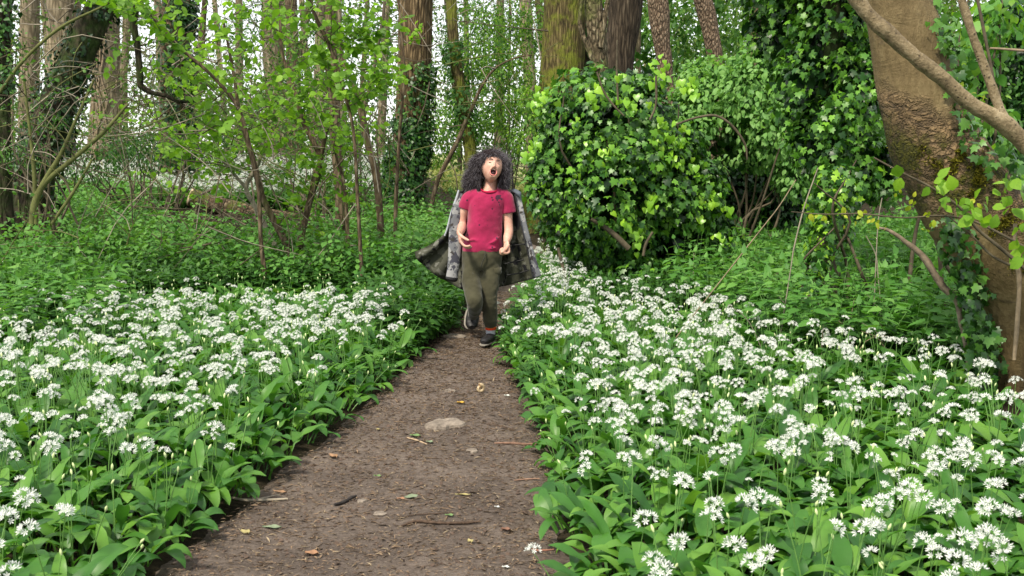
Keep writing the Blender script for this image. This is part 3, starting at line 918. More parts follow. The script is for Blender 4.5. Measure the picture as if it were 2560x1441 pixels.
sapling('hazel_sapling', 'many-stemmed pale sapling with fresh green leaves in front of the log', [
    [(560, 60, 3), (585, 190, 4), (600, 290, 5), (630, 390, 7), (655, 490, 8), (700, 580, 9), (728, 640, 10), (742, 705, 12)],
    [(700, 20, 3), (705, 130, 4), (735, 220, 5), (760, 310, 6), (800, 400, 7), (775, 500, 8), (750, 610, 9), (742, 700, 10)],
    [(800, 120, 3), (835, 260, 4), (815, 330, 5), (800, 410, 6), (790, 430, 7), (770, 520, 7)]], 10.3, .078, 22, nobj=220, tl=.8, zr=(.3, 1))
sapling('hazel_sapling', 'silvery crooked dead-looking stem forking left of the tall brown sapling trunk', [
    [(745, 190, 3), (712, 270, 4), (660, 320, 5), (648, 345, 6), (655, 380, 6), (640, 420, 6), (615, 470, 6), (640, 520, 6), (690, 620, 7), (722, 690, 8)],
    [(540, 380, 3), (580, 430, 4), (615, 470, 5)]], 10.9, .075, 18, nobj=110, barkm=TWIGP, zr=(.4, 1))
sapling('hazel_sapling', 'leafy arching sapling at the upper left with large lit leaves', [
    [(300, -60, 3), (430, 100, 4), (520, 180, 4), (590, 260, 5), (620, 350, 5), (645, 460, 5), (652, 600, 5.5), (664, 700, 6)]], 9.2, .085, 20, nobj=240, tl=1.05, zr=(.45, 1))
sapling('hazel_sapling', 'leafy spray of bright leaves hanging before the brown young trunks at the top', [
    [(745, -120, 5), (780, 20, 5), (830, 130, 5), (860, 230, 4), (884, 330, 4), (893, 480, 4.5), (905, 690, 5)]], 9.0, .078, 26, nobj=240, tl=.6, zr=(.45, 1))
sapling('hazel_sapling', 'sparse low sapling with a few bright leaves just left of the ribbed oak foot', [
    [(830, 300, 3), (838, 380, 3), (860, 460, 4), (868, 560, 5), (872, 690, 6)]], 10.0, .072, 14, nobj=110, tl=.6, zr=(.3, 1))
sapling('elm_sapling', 'thin leafy sapling before the top of the ribbed oak trunk', [
    [(985, -60, 3), (1000, 40, 3), (1010, 180, 3), (1000, 320, 4), (990, 500, 5), (985, 700, 6)]], 11.5, .065, 7, nobj=80, tl=.35, zr=(.5, 1))
sapling('mossy_bush', 'low bush of green mossy curving stems at the left in front of the leaning trunk', [
    [(235, 200, 3), (190, 300, 4), (155, 380, 5), (120, 440, 7), (90, 500, 9), (80, 560, 9)],
    [(320, 260, 3), (260, 330, 5), (180, 400, 6), (120, 450, 7), (90, 490, 8)],
    [(230, 400, 3), (190, 470, 4), (150, 530, 4), (130, 560, 4)],
    [(60, 200, 3), (75, 330, 4), (85, 430, 5), (90, 560, 6)],
    [(0, 230, 4), (60, 150, 4), (150, 70, 4), (250, 20, 3), (300, -10, 3)]], 9.0, .04, 22, nobj=60, leafm=[tmpl_mesh(OVAL, MIDGR, 'leaf', x) for x in (.3, .6)], extra_mat=MIDGR, tl=.7, keep=.5, barkm=TWIGG)

# sprays across the sycamore at the right
sapling('hazel_spray', 'hazel twigs with large lime-green leaves in front of the sycamore trunk', [
    [(2185, 395, 2), (2250, 430, 2.5), (2330, 470, 3), (2400, 520, 3.5), (2440, 570, 4), (2500, 620, 4.5), (2580, 690, 5), (2700, 820, 7), (2740, 1100, 9)],
    [(2370, 540, 2), (2430, 590, 2.5), (2480, 640, 3), (2540, 670, 4)]], 4.6, .05, 0, barkm=TWIG)
hz = [o for o in bpy.data.objects if o.name.startswith('hazel_spray')][0]
seeds = [(2215, 420, 2), (2235, 425, 3), (2335, 468, 4), (2360, 460, 3), (2365, 505, 5), (2400, 490, 4), (2410, 545, 5), (2440, 530, 4), (2455, 555, 4), (2505, 480, 5), (2530, 520, 4), (2545, 470, 3), (2550, 560, 4), (2555, 640, 5), (2540, 610, 3), (2265, 450, 1), (2470, 500, 3), (2525, 450, 3)]
pos = np.array([at(a + rng.normal(0, 14), b + rng.normal(0, 12), 4.55 + rng.normal(0, .05)) for a, b, n in seeds for _ in range(n)])
n = len(pos)
leaf_objects(hz, BR, pos, norm(rv(n, .6) + [.1, -.2, -.35]), norm(rv(n, .45) + [0, -.8, .6]), rng.uniform(.04, .078, n))
hy = thing('yellow_spray', 'thin level twig hung with small yellow-green leaves left of the sycamore', 'spray', at(2600, 560, 4.7))
v = MB(); Pp, r_ = wpath([(1978, 530, 1), (2060, 536, 1.5), (2150, 535, 2), (2260, 545, 2), (2360, 540, 2.5), (2450, 560, 3), (2600, 640, 4)], 4.75)
tube(v, Pp, r_, n=40, sides=5); v.part('twig', TWIG, hy)
pos = np.array([at(a + rng.normal(0, 9), b + rng.normal(0, 10), 4.75) for a, b, n in [(2035, 535, 4), (2055, 540, 3), (2105, 540, 4), (2140, 542, 2), (2170, 535, 5), (2195, 555, 3), (2245, 480, 3), (2280, 500, 4), (2320, 530, 3), (2325, 565, 4), (2445, 505, 4), (2395, 225, 3), (2408, 218, 3), (2450, 240, 3)] for _ in range(n)])
n = len(pos)
leaf_objects(hy, YB, pos, norm(rv(n, .5) + [0, 0, -.6]), norm(rv(n, .4) + [0, -1, .3]), rng.uniform(.022, .042, n))

# ------------------------------------------------------------------ the ivy mound
im = thing('ivy_mound', 'big rounded mound of glossy ivy with bright young leaves to the right of the child', 'ivy bush', ground(1560, 745))
E = [(1790, 600, 10.1, 60, 70, .35), (1745, 480, 10.0, 70, 110, .4), (1360, 420, 10.0, 45, 110, .3), (1545, 320, 10.0, 195, 150, .65), (1500, 450, 9.9, 175, 140, .6), (1600, 440, 10.0, 160, 170, .65), (1560, 570, 9.9, 120, 100, .55),
     (1700, 500, 9.9, 110, 90, .5), (1450, 560, 9.8, 90, 90, .4), (1560, 215, 10.1, 120, 50, .45), (1400, 350, 10.0, 55, 110, .35), (1600, 680, 9.7, 90, 55, .35)]
v = MB()
P, N = cloud(8800, E, surf=.45, gap=.31, gs=3.4, seed=1)
k = P[:, 2] > .03
P, N = P[k], N[k]
f, nr = hang(P, N, .45, .42)
mt = rng.random(len(P)) < .34
for kk, mm in ((~mt, 0), (mt, 1)):
    leaves(v, IVY, P[kk], f[kk], nr[kk], rng.uniform(.042, .086, kk.sum()), np.clip(rng.normal(.5, .25, kk.sum()), 0, 1), mm)
tag(v.part('foliage', [IVYD, IVYM], im), kind='stuff')
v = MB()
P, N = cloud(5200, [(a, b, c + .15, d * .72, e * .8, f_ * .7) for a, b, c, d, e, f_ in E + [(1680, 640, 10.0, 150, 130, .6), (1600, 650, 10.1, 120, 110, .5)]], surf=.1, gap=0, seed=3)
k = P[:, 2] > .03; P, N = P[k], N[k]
leaves(v, HEART, P, norm(rv(len(P))), norm(rv(len(P))), rng.uniform(.09, .15, len(P)), np.clip(rng.normal(.1, .1, len(P)), 0, 1))  # inner leaves tinted very dark, painting deep shade into the gaps and hollow
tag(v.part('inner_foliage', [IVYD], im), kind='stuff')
v = MB()
for k in range(26):
    p0 = ground(rng.uniform(1500, 1720), 745); p0[1] += .3
    pts = [p0]
    tgt = at(rng.uniform(1400, 1740), rng.uniform(180, 500), 10 + rng.normal(0, .3))
    for s in (.25, .5, .75, 1): pts.append(p0 * (1 - s) + tgt * s + rng.normal(0, .08, 3))
    tube(v, pts, [.022, .018, .014, .01, .006], sides=5)
for pix in ([(1478, 548, 5), (1510, 568, 7), (1540, 590, 8), (1560, 610, 8), (1572, 622, 8)], [(1395, 620, 4), (1405, 660, 5), (1415, 700, 5), (1425, 725, 5)], [(1632, 580, 3), (1615, 610, 4), (1608, 640, 4)],
            [(1690, 312, 3), (1740, 295, 3), (1790, 290, 3.5), (1830, 315, 3.5), (1862, 360, 3), (1868, 400, 2)], [(1640, 190, 3), (1640, 260, 3), (1625, 300, 3)], [(1492, 180, 2.5), (1510, 230, 3), (1535, 265, 3), (1560, 290, 2)], [(1543, 100, 2), (1542, 180, 3), (1545, 250, 3)]):
    Pp, r_ = wpath(pix, 9.35); tube(v, Pp, r_, sides=6, rough=.12)
v.part('woody_stems', TWIG, im)
sprigs = [(1350, 235, 16), (1345, 260, 12), (1490, 245, 7), (1505, 235, 5), (1575, 255, 8), (1592, 262, 7), (1640, 180, 8), (1655, 165, 7), (1720, 215, 10), (1735, 225, 8), (1560, 190, 5), (1650, 310, 9), (1665, 345, 9), (1655, 350, 8), (1700, 330, 7), (1700, 345, 5), (1505, 395, 8), (1525, 380, 7), (1650, 395, 8), (1670, 400, 7), (1710, 410, 7), (1735, 425, 8), (1430, 300, 5), (1460, 355, 6), (1435, 430, 5),
          (1345, 360, 7), (1320, 390, 7), (1350, 460, 3), (1392, 465, 3), (1430, 530, 6), (1420, 515, 4), (1460, 505, 5), (1570, 445, 4), (1640, 490, 7), (1620, 515, 6), (1560, 550, 7), (1590, 580, 7), (1600, 600, 5), (1740, 545, 4), (1780, 500, 11), (1800, 510, 9), (1765, 505, 6), (1800, 600, 6), (1815, 590, 5), (1585, 640, 5), (1600, 690, 8), (1625, 680, 7), (1650, 685, 6), (1640, 655, 5), (1680, 660, 8), (1710, 685, 6), (1530, 600, 4), (1545, 620, 5), (1450, 650, 5), (1420, 620, 6), (1890, 500, 7)]
cnt = sum(s[2] for s in sprigs)
pos = np.array([at(a + rng.normal(0, 13), b + rng.normal(0, 13), 9.32 + .3 * abs(a - 1560) / 200 + rng.normal(0, .05)) for a, b, n in sprigs for _ in range(n)])[:300]
n = len(pos)
leaf_objects(im, [tmpl_mesh(HEART, IVYB, 'leaf', x) for x in (.2, .45, .6, .85)], pos, norm(rv(n, .35) + [0, -.25, -.9]), norm(rv(n, .4) + [0, -.9, .45]), rng.uniform(.045, .088, n))

# ivy-covered tree behind, elder and other shrubs
def bush(name, label, E, n, tm, size, mats, inner=0, imat=None, gap=.2, gs=3, stems=0, seed=0, tint=(.5, .2), surf=.5, cat='bush', hangf=(.45, .45), trunkp=None, split=0.0, second=0):
    e0 = E[0]
    b = at(e0[0], e0[1], e0[2]); b[2] = float(gz(b[0], b[1]))
    t = thing(name, label, cat, b)
    v = MB()
    P, N = cloud(n, E, surf=surf, gap=gap, gs=gs, seed=seed)
    k = P[:, 2] > gz(P[:, 0], P[:, 1]) + .02
    P, N = P[k], N[k]
    f, nr = hang(P, N, *hangf)
    mt = rng.random(len(P)) < split
    sz = rng.uniform(.6, 1.2, len(P)) * size
    tn = np.clip(rng.normal(tint[0], tint[1], len(P)), 0, 1)
    leaves(v, tm, P[~mt], f[~mt], nr[~mt], sz[~mt], tn[~mt], 0)
    if mt.any(): leaves(v, tm, P[mt], f[mt], nr[mt], sz[mt] * .9, tn[mt], 1)
    tag(v.part('foliage', mats, t), kind='stuff')
    if inner:
        v = MB()
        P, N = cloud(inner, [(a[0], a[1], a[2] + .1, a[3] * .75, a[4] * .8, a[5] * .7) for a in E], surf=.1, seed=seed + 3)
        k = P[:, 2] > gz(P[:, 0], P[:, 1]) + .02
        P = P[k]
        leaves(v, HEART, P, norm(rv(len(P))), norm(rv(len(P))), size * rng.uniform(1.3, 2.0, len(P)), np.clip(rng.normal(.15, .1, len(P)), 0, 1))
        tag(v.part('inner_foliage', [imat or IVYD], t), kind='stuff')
    if stems:
        v = MB()
        for k in range(stems):
            e = E[R.randrange(len(E))]
            tgt = at(e[0] + rng.uniform(-.8, .8) * e[3], e[1] - rng.uniform(-.2, .8) * e[4], e[2] + rng.normal(0, .2))
            p0 = b + np.array([rng.normal(0, .3), rng.normal(0, .2), -.03])
            p0[0] = tgt[0] * .5 + p0[0] * .5; p0[2] = float(gz(p0[0], p0[1])) - .03
            pts = [p0] + [p0 * (1 - s) + tgt * s + rng.normal(0, .08, 3) for s in (.25, .5, .75, 1)]
            tube(v, pts, [.02, .016, .012, .009, .005], sides=5)
        v.part('stems', TWIG, t)
    return t

bush('elder_bush', 'light green elder bush between the ivy mound and the ivy-clad tree',
     [(1800, 270, 11.6, 130, 120, .5), (1900, 230, 11.2, 110, 130, .5), (1720, 330, 11.5, 80, 70, .35), (1860, 380, 11.5, 110, 60, .4), (1950, 330, 11, 70, 90, .4), (1760, 210, 11.8, 70, 60, .4), (1985, 420, 11.0, 60, 90, .4)], 6500, OVAL, .072,
     [leaf_mat('elder_leaf', (.055, .150, .035, 1), (.115, .270, .065, 1), (.200, .380, .100, 1), .55, .4, .3), NETTLE_M], 700, MIDGR, .34, 2.6, 14, 7, (.75, .22), .3, split=.15, hangf=(.8, .5))
t = bush('ivy_clad_tree', 'tree smothered in dark ivy rising left of the sycamore trunk',
     [(2090, 60, 8.2, 110, 130, .5), (2040, 200, 8.2, 110, 130, .5), (2130, 230, 8.0, 90, 150, .45), (1960, 60, 8.8, 100, 100, .5), (2130, 400, 8.0, 80, 110, .4), (2060, 350, 8.1, 80, 100, .4), (2200, 420, 8.0, 50, 90, .3), (2110, -100, 8.2, 170, 110, .6), (1930, -60, 8.6, 110, 90, .6)], 6600, IVY, .062,
     [IVYD, IVYM], 1800, IVYD, .36, 4.0, 0, 13, (.6, .28), .4, 'tree', split=.45)
tm_ = MB(); Pp, r_ = wpath([(2090, -120, 22), (2085, 150, 26), (2080, 400, 28), (2060, 640, 20), (2050, 860, 24)], 8.1)
tube(tm_, Pp, r_, sides=14, rough=.1); tm_.part('trunk', DARKB, t)
bush('ivy_column', 'narrow tangle of ivy hanging on thin stems down to the nettles left of the dead branch',
     [(2070, 500, 7.3, 48, 90, .2), (2050, 620, 7.2, 40, 80, .18), (2095, 560, 7.3, 40, 60, .2), (2035, 730, 7.1, 34, 80, .18), (2110, 460, 7.3, 45, 60, .2), (2030, 830, 7.0, 40, 40, .2)], 1000, IVY, .055,
     [IVYD, IVYB], 0, None, .1, 5, 12, 17, (.6, .2), .3, 'ivy', split=.3)
bush('ivy_stump', 'dark ivy-clad stump in the shade behind the light green elder bush',
     [(1840, 470, 12.6, 110, 110, .4), (1950, 480, 12.4, 80, 100, .4), (1760, 520, 12.6, 60, 70, .3)], 3200, HEART, .065, [IVYD], 1800, IVYD, .15, 3, 10, 19, (.3, .2), .4, 'ivy')
bush('dark_yew_bush', 'dark evergreen bush behind the sycamore at the right edge',
     [(2480, 170, 10.5, 150, 190, .8), (2560, 330, 10, 130, 160, .8), (2420, 400, 10.5, 120, 120, .6), (2600, 80, 10.5, 120, 160, .8)], 7000, OVAL, .055, [MIDGR, IVYD], 2600, IVYD, .22, 3, 10, 23, (.35, .25), .35, split=.4)
bush('leafy_bush', 'loose bush of broad bluish-green leaves high at the top right corner',
     [(2420, 120, 7.0, 70, 130, .4), (2500, 60, 7.0, 70, 80, .4), (2470, 300, 6.8, 60, 80, .3)], 420, BROAD, .085, [NETTLE_M, BRIGHT], 0, None, .15, 3, 8, 29, (.5, .25), .2, split=.35)
bush('holly_bush', 'dense mid green bush far behind the plated trunks',
     [(1600, 120, 19, 240, 150, 1.0), (1780, 100, 18, 180, 180, 1.0), (1950, 150, 17, 160, 200, 1.0), (1700, 300, 18, 250, 150, 1.0), (2150, 200, 16, 200, 250, 1.0), (1500, 250, 19, 120, 130, .8)], 11000, RHOMB, .11, [MIDGR, FARL], 600, MIDGR, .36, 1.6, 10, 31, (.45, .2), .3, split=.3)
bush('hawthorn_bush', 'feathery mid green bush filling the gap behind the slender trunk at the centre',
     [(1200, 120, 19, 90, 120, .9), (1260, 220, 18.5, 90, 110, .8), (1300, 60, 20, 80, 100, .8), (1110, 330, 20, 70, 90, .7), (1310, 320, 17, 60, 110, .7), (1230, 330, 20, 60, 70, .6)], 14000, RHOMB, .068, [MIDGR, BRIGHT], 0, None, .38, 2.2, 12, 37, (.6, .2), .2, split=.4)
bush('hawthorn_bush', 'feathery green bush between the brown young trunks and the ribbed oak',
     [(900, 400, 15, 90, 130, .7), (760, 330, 16, 110, 160, .8), (930, 180, 16, 60, 130, .6), (640, 200, 17, 110, 180, .8), (820, 120, 17, 120, 130, .8)], 7000, RHOMB, .06, [MIDGR, BRIGHT], 0, None, .45, 2.2, 16, 41, (.45, .2), .2, split=.3)
bush('hawthorn_bush', 'dark feathery bush low between the leaning trunk and the pale trunks at the left',
     [(360, 370, 15, 130, 60, .7), (520, 330, 16, 90, 90, .7), (240, 410, 14, 90, 50, .5), (360, 395, 16, 70, 40, .6)], 3400, RHOMB, .055, [MIDGR, IVYD], 0, None, .42, 2.4, 22, 43, (.35, .2), .2, split=.3)
bush('yew_sprays', 'dark flat needle sprays across the leaning trunk at the left edge',
     [(120, 300, 11.3, 90, 25, .4), (60, 250, 11.4, 60, 25, .4), (60, 390, 11.3, 80, 40, .4), (30, 120, 11.6, 40, 30, .4)], 900, NARROW, .045, [IVYD, MIDGR], 0, None, .3, 4, 8, 47, (.6, .2), .2, split=.4)

# ------------------------------------------------------------------ fallen log and brushwood
lg = thing('fallen_log', 'mossy fallen log with a pale sawn end lying behind the undergrowth on the left', 'log', at(600, 530, 18))
v = MB(); Pp, r_ = wpath([(478, 494, 23), (520, 508, 22), (580, 522, 21), (660, 540, 20), (770, 556, 18), (900, 575, 15)], 17.5)
tube(v, Pp, r_, n=60, sides=20, rough=.09, rf=4); v.part('trunk', bark('log_bark', (.03, .022, .014, 1), (.13, .095, .06, 1), (.27, .21, .14, 1), (.09, .11, .02, 1), .56, 7, 5), lg)
v = MB(); Pq = Pp[0] + norm(Pp[0] - Pp[1]) * .012
a = np.linspace(0, 2 * math.pi, 20, endpoint=False)
T = norm(Pp[0] - Pp[1]); X1 = norm(np.cross(T, [0, 0, 1])); Y1 = np.cross(T, X1)
ring = Pq + (X1[None] * np.cos(a)[:, None] + Y1[None] * np.sin(a)[:, None]) * r_[0] * (1 + .08 * np.sin(3 * a))[:, None]
v.add(np.vstack([ring, Pq[None], ring - T * .03]), [(20, i_, (i_ + 1) % 20) for i_ in range(20)])
v.add(np.vstack([ring, ring - T * .03]), [(i_, (i_ + 1) % 20, 20 + (i_ + 1) % 20, 20 + i_) for i_ in range(20)])
v.part('cut_end', simple('sawn_wood', (.50, .40, .26, 1), .8, .2, .2, 20), lg)
v = MB()
for k in range(150):
    c = at(rng.uniform(490, 720), rng.uniform(545, 585), 16.5 + rng.normal(0, .5))
    d = norm(rng.normal(0, 1, 3) * [1, .6, .25]) * rng.uniform(.3, .9)
    tube(v, [c - d * .5, c + rng.normal(0, .06, 3), c + d * .5], [.012, .010, .004], sides=4)
bw = v.mesh('brushwood_pile', [TWIG]); tag(link('brushwood_pile', bw), 'heap of broken brown twigs below the fallen log', kind='stuff')

# ------------------------------------------------------------------ the wood behind: distant trees, foliage, twigs
far_n = 0
for k in range(60):
    D = rng.uniform(30, 58)
    px = rng.uniform(-100, 2660)
    if 1040 < px < 1140 and D < 60: continue
    w = rng.uniform(.10, .34) * F / D
    lean = rng.normal(0, 30)
    m = R.choice([PALEB, PALEB, SAPB, OAKD])
    yb = 400 + F * (1.3 - float(gz(at(px, 400, D)[0], D))) / D
    trunk_tree('distant_tree', 'slim distant trunk among the pale leaves of the background wood', 'tree',
        [(px + lean, -60, w * .42), (px + lean * .5, 150, w * .5), (px, 350, w * .55), (px, yb, w * .6)], D, m, 9, .05, 0, 10, group='distant trees of the background wood', limbs=2, crown=240, leaf=.16)
v = MB()
allP, allM = [], []
for k in range(1500):
    D = rng.uniform(22, 56)
    px, py = rng.uniform(-120, 2700), rng.uniform(-120, 450)
    dens = .6 if px < 1500 else 1.0
    if py < 240 and px < 1400 and rng.random() < .55: continue
    if 560 < k < 1000: py = rng.uniform(250, 440)
    if rng.random() > dens: continue
    if 1040 < px < 1200 and py > 330: continue
    n = int(rng.integers(60, 170))
    c = at(px, py, D)
    p = c + rng.normal(0, 1, (n, 3)) * [rng.uniform(.5, 1.4), .6, rng.uniform(.3, .8)]
    allP.append(p); allM.append(np.full(n, rng.random()))
P = np.concatenate(allP); tn = np.concatenate(allM)
k = P[:, 2] > gz(P[:, 0], P[:, 1]) + .05
P, tn = P[k], tn[k]
sz = .045 + .0032 * P[:, 1]
leaves(v, RHOMB, P, norm(rv(len(P))), norm(rv(len(P), .6) + [0, -.3, .8]), sz * rng.uniform(.7, 1.3, len(P)), np.clip(tn * .6 + rng.normal(.25, .15, len(P)), 0, 1))
tag(link('background_foliage', v.mesh('background_foliage', [FARL])), 'airy mass of spring leaves far back in the wood', kind='stuff')
v = MB()
for k in range(900):
    D = rng.uniform(13, 40)
    px, py = rng.uniform(-80, 1330), rng.uniform(-40, 520)
    if 1040 < px < 1200 and py > 300 and D > 19: continue
    c = at(px, py, D)
    L_ = rng.uniform(.6, 2.2)
    d = norm(np.array([rng.normal(0, 1), rng.normal(0, .3), rng.normal(.2, .7)])) * L_
    b = rng.normal(0, .12 * L_, 3)
    pts = np.array([c - d * .5, c - d * .15 + b, c + d * .2 + b * .6, c + d * .5])
    if pts[:, 2].min() < .25: continue
    tube(v, pts, [rng.uniform(.008, .016) * D / 20 + .002, .008 * D / 20, .006 * D / 20, .002], n=7, sides=3, cap=False, mat=int(rng.integers(0, 3)))
for k in range(260):
    D = rng.uniform(8.6, 13)
    px, py = rng.uniform(-40, 950), rng.uniform(150, 640)
    c = at(px, py, D); L_ = rng.uniform(.4, 1.3)
    d = norm(np.array([rng.normal(0, 1), rng.normal(0, .3), rng.normal(.3, .8)])) * L_
    b = rng.normal(0, .1 * L_, 3)
    tube(v, [c - d * .5, c - d * .15 + b, c + d * .2 + b * .6, c + d * .5], [.007, .005, .004, .001], n=8, sides=3, cap=False, mat=int(rng.integers(0, 3)))
tag(link('twig_thicket', v.mesh('twig_thicket', [TWIG, TWIGP, TWIGG])), 'thicket of fine bare and mossy twigs in the wood on the left', kind='stuff')

v = MB()
for k in range(420):
    x = rng.uniform(1.5, 6.5); y = rng.uniform(5.8, 13)
    px, py = project_(x, y)
    if px < 1620 or px > 2480: continue
    L_ = rng.uniform(.3, .9); z = float(gz(x, y)); a = rng.uniform(0, 6.28)
    d = np.array([math.cos(a) * .6, math.sin(a) * .4, rng.uniform(.4, 1)]) * L_ * .7
    p0 = np.array([x, y, z])
    tube(v, [p0, p0 + d * .5 + [0, 0, .08], p0 + d + [0, 0, -.02 * L_]], [.0035, .003, .0015], n=7, sides=3, cap=False, mat=int(rng.integers(0, 2)))
tag(link('dry_stems', v.mesh('dry_stems', [DEADW, TWIGP])), 'dry pale stalks poking out of the nettles', kind='stuff')

# ------------------------------------------------------------------ wild garlic
def garlic_leaf(L=.17, W=.055, pet=.08, a0=.25, a1=1.9, fold=.25, seed=0, seg=8, wave=.0):
    """strap-and-blade leaf arching in the +Y / Z plane, quads, three verts across plus edges"""
    tot = pet + L
    s = np.concatenate([[0, pet * .5], pet + L * np.linspace(0, 1, seg)])
    u = s / tot
    ang = a0 + (a1 - a0) * u ** 1.6
    y = np.concatenate([[0], np.cumsum(np.diff(s) * np.sin((ang[1:] + ang[:-1]) / 2))])
    z = np.concatenate([[0], np.cumsum(np.diff(s) * np.cos((ang[1:] + ang[:-1]) / 2))])
    b = np.clip((s - pet) / L, 0, 1)
    w = np.where(s < pet, .004, .004 + W * .5 * np.sin(np.pi * np.clip(b, 0, 1) ** .8) ** .8)
    w[-1] = .0015
    T = np.stack([np.zeros_like(ang), np.sin(ang), np.cos(ang)], -1)
    Nn = np.stack([np.zeros_like(ang), -np.cos(ang), np.sin(ang)], -1)
    C = np.stack([y * 0 + .012 * math.sin(seed) * b, y, z], -1)
    V = []
    for k in (-1, -.5, 0, .5, 1):
        off = w * k
        lift = w * (abs(k) ** 1.3 * fold) + wave * w * np.sin(b * 9 + seed + k) * abs(k)
        V.append(C + np.stack([off, off * 0, off * 0], -1) + Nn * lift[:, None])
    V = np.stack(V, 1).reshape(-1, 3)
    n = len(s)
    i = np.arange(n - 1)[:, None] * 5 + np.arange(4)[None]
    q = np.stack([i, i + 1, i + 6, i + 5], -1).reshape(-1, 4)
    return V, q

LV = [garlic_leaf(R.uniform(.12, .17), R.uniform(.036, .052), R.uniform(.055, .105), R.uniform(.1, .4), a1, R.uniform(.1, .4), k, 8, R.uniform(0, .35))
      for k, a1 in enumerate([1.5, 2.0, 2.2, 2.4, 2.6, 2.8, 2.3, 1.8])]

def rotz(V, a):
    c, s = math.cos(a), math.sin(a)
    return np.asarray(V) @ np.array([[c, s, 0], [-s, c, 0], [0, 0, 1]])

def umbel(mb, top, axis, n=18, rad=.022, pl=.0105, openness=1.25, pm=2, sm=1):
    n = max(6, int(n * .8)); rad *= 1.12; pl *= 1.18
    """ball of star flowers: each floret six narrow petals on a fine stalk"""
    ax = norm(np.array(axis, float))
    X = norm(np.cross(ax, [0.3, 1, .2])); Y = np.cross(ax, X)
    g = 2.39996
    for i in range(n):
        ph = openness * math.sqrt((i + .5) / n)
        a = i * g + R.uniform(-.2, .2)
        d = ax * math.cos(ph) + (X * math.cos(a) + Y * math.sin(a)) * math.sin(ph)
        r = rad * R.uniform(.8, 1.1)
        c = top + d * r
        x = norm(np.cross(d, ax + .01)); y = np.cross(d, x)
        # stalk
        mb.add([top, c, top + x * .0012], [(0, 1, 2)], sm, .8)
        a0 = R.uniform(0, 6.28)
        vs, fs = [c], []
        for k in range(6):
            b = a0 + k * math.pi / 3
            e = x * math.cos(b) + y * math.sin(b)
            tng = -x * math.sin(b) + y * math.cos(b)
            m = c + e * pl * .5 + d * pl * .38
            vs += [m + tng * pl * .17, m - tng * pl * .17, c + e * pl * .8 + d * pl * .72]
            j = 1 + 3 * k
            fs += [(0, j + 1, j), (j, j + 1, j + 2)]
        mb.add(np.array(vs), fs, pm, .8)

def scape(mb, h, lean, a, r=.0022):
    tip = np.array([math.cos(a) * lean, math.sin(a) * lean, h])
    tube(mb, [(0, 0, 0), tip * [.3, .3, .5], tip * [.65, .65, .8], tip], [r * 1.2, r, r, r * .8], n=6, sides=4, mat=1, tint=.7, cap=False)
    return tip

def bud(mb, tip, ax, L=.021):
    a = norm(np.array(ax, float))
    tube(mb, [tip, tip + a * L * .35, tip + a * L * .7, tip + a * L], [.002, .0046, .0038, .0006], n=6, sides=6, mat=3, cap=False)

GM = [GARLIC, STEM, PETAL, BUD]
# single-piece meshes for individual plants
LEAFM = [new_mesh('leaf', V, [q], [GARLIC], tint=np.full(len(q), t_)) for (V, q) in LV for t_ in (.2, .5, .85)]
def piece(fn, mats=GM, name='piece'):
    mb = MB(); fn(mb); return mb.mesh(name, mats)
HEADM = []
for k in range(6):
    mb = MB(); umbel(mb, np.zeros(3), (R.uniform(-.2, .2), R.uniform(-.2, .2), 1), [7, 10, 12, 14, 16, 18][k], [.014, .018, .020, .022, .024, .025][k], [.0095, .0105, .011, .0115, .0115, .012][k], [.75, 1.0, 1.15, 1.25, 1.35, 1.5][k])
    HEADM.append(mb.mesh('flower_head', GM))
mb = MB(); bud(mb, np.zeros(3), (0.1, 0, 1)); BUDM = mb.mesh('flower_bud', GM)
SCM = []
for k in range(4):
    mb = MB(); h = 1.0; 
    tip = np.array([.16 * (k - 1.5) * .5, .1, 1.0])
    tube(mb, [(0, 0, 0), tip * [.3, .3, .5], tip * [.65, .65, .8], tip], [.0075, .0065, .006, .005], n=7, sides=4, mat=1, tint=.7, cap=False)
    SCM.append((mb.mesh('flower_stem', GM), tip))

def proto(nl, nf, nb, hgt=.30, outer=1.0, lod=False):
    mb = MB()
    for k in range(nl):
        V, q = LV[R.randrange(len(LV))]
        V = rotz(V * R.uniform(.8, 1.15), R.uniform(0, 6.28))
        V = V + np.array([R.uniform(-.025, .025), R.uniform(-.025, .025), 0])
        mb.add(V, q, 0, R.uniform(.1, .9))
    for k in range(nf):
        h = hgt * R.uniform(.8, 1.15)
        tip = scape(mb, h, R.uniform(.0, .09), R.uniform(0, 6.28))
        g = R.random()
        umbel(mb, tip, (R.uniform(-.35, .35), R.uniform(-.35, .35), 1), int(7 + 11 * g), .014 + .011 * g, .0095 + .0025 * g, .75 + .75 * R.random())
    for k in range(nb):
        h = hgt * R.uniform(.7, 1.05)
        tip = scape(mb, h, R.uniform(.0, .1), R.uniform(0, 6.28))
        bud(mb, tip, (R.uniform(-.3, .3), R.uniform(-.3, .3), 1))
    return mb.mesh('garlic', GM)
PL = [proto(5, 0, 0) for _ in range(4)] + [proto(5, 0, 1) for _ in range(2)]            # 0-5 leafy / budding
PF = [proto(4, 1, 0) for _ in range(4)] + [proto(4, 2, 0) for _ in range(3)] + [proto(4, 1, 1) for _ in range(2)] + [proto(3, 3, 0) for _ in range(2)]   # 6-16 flowering
GP = PL + PF
NLF = len(PL)

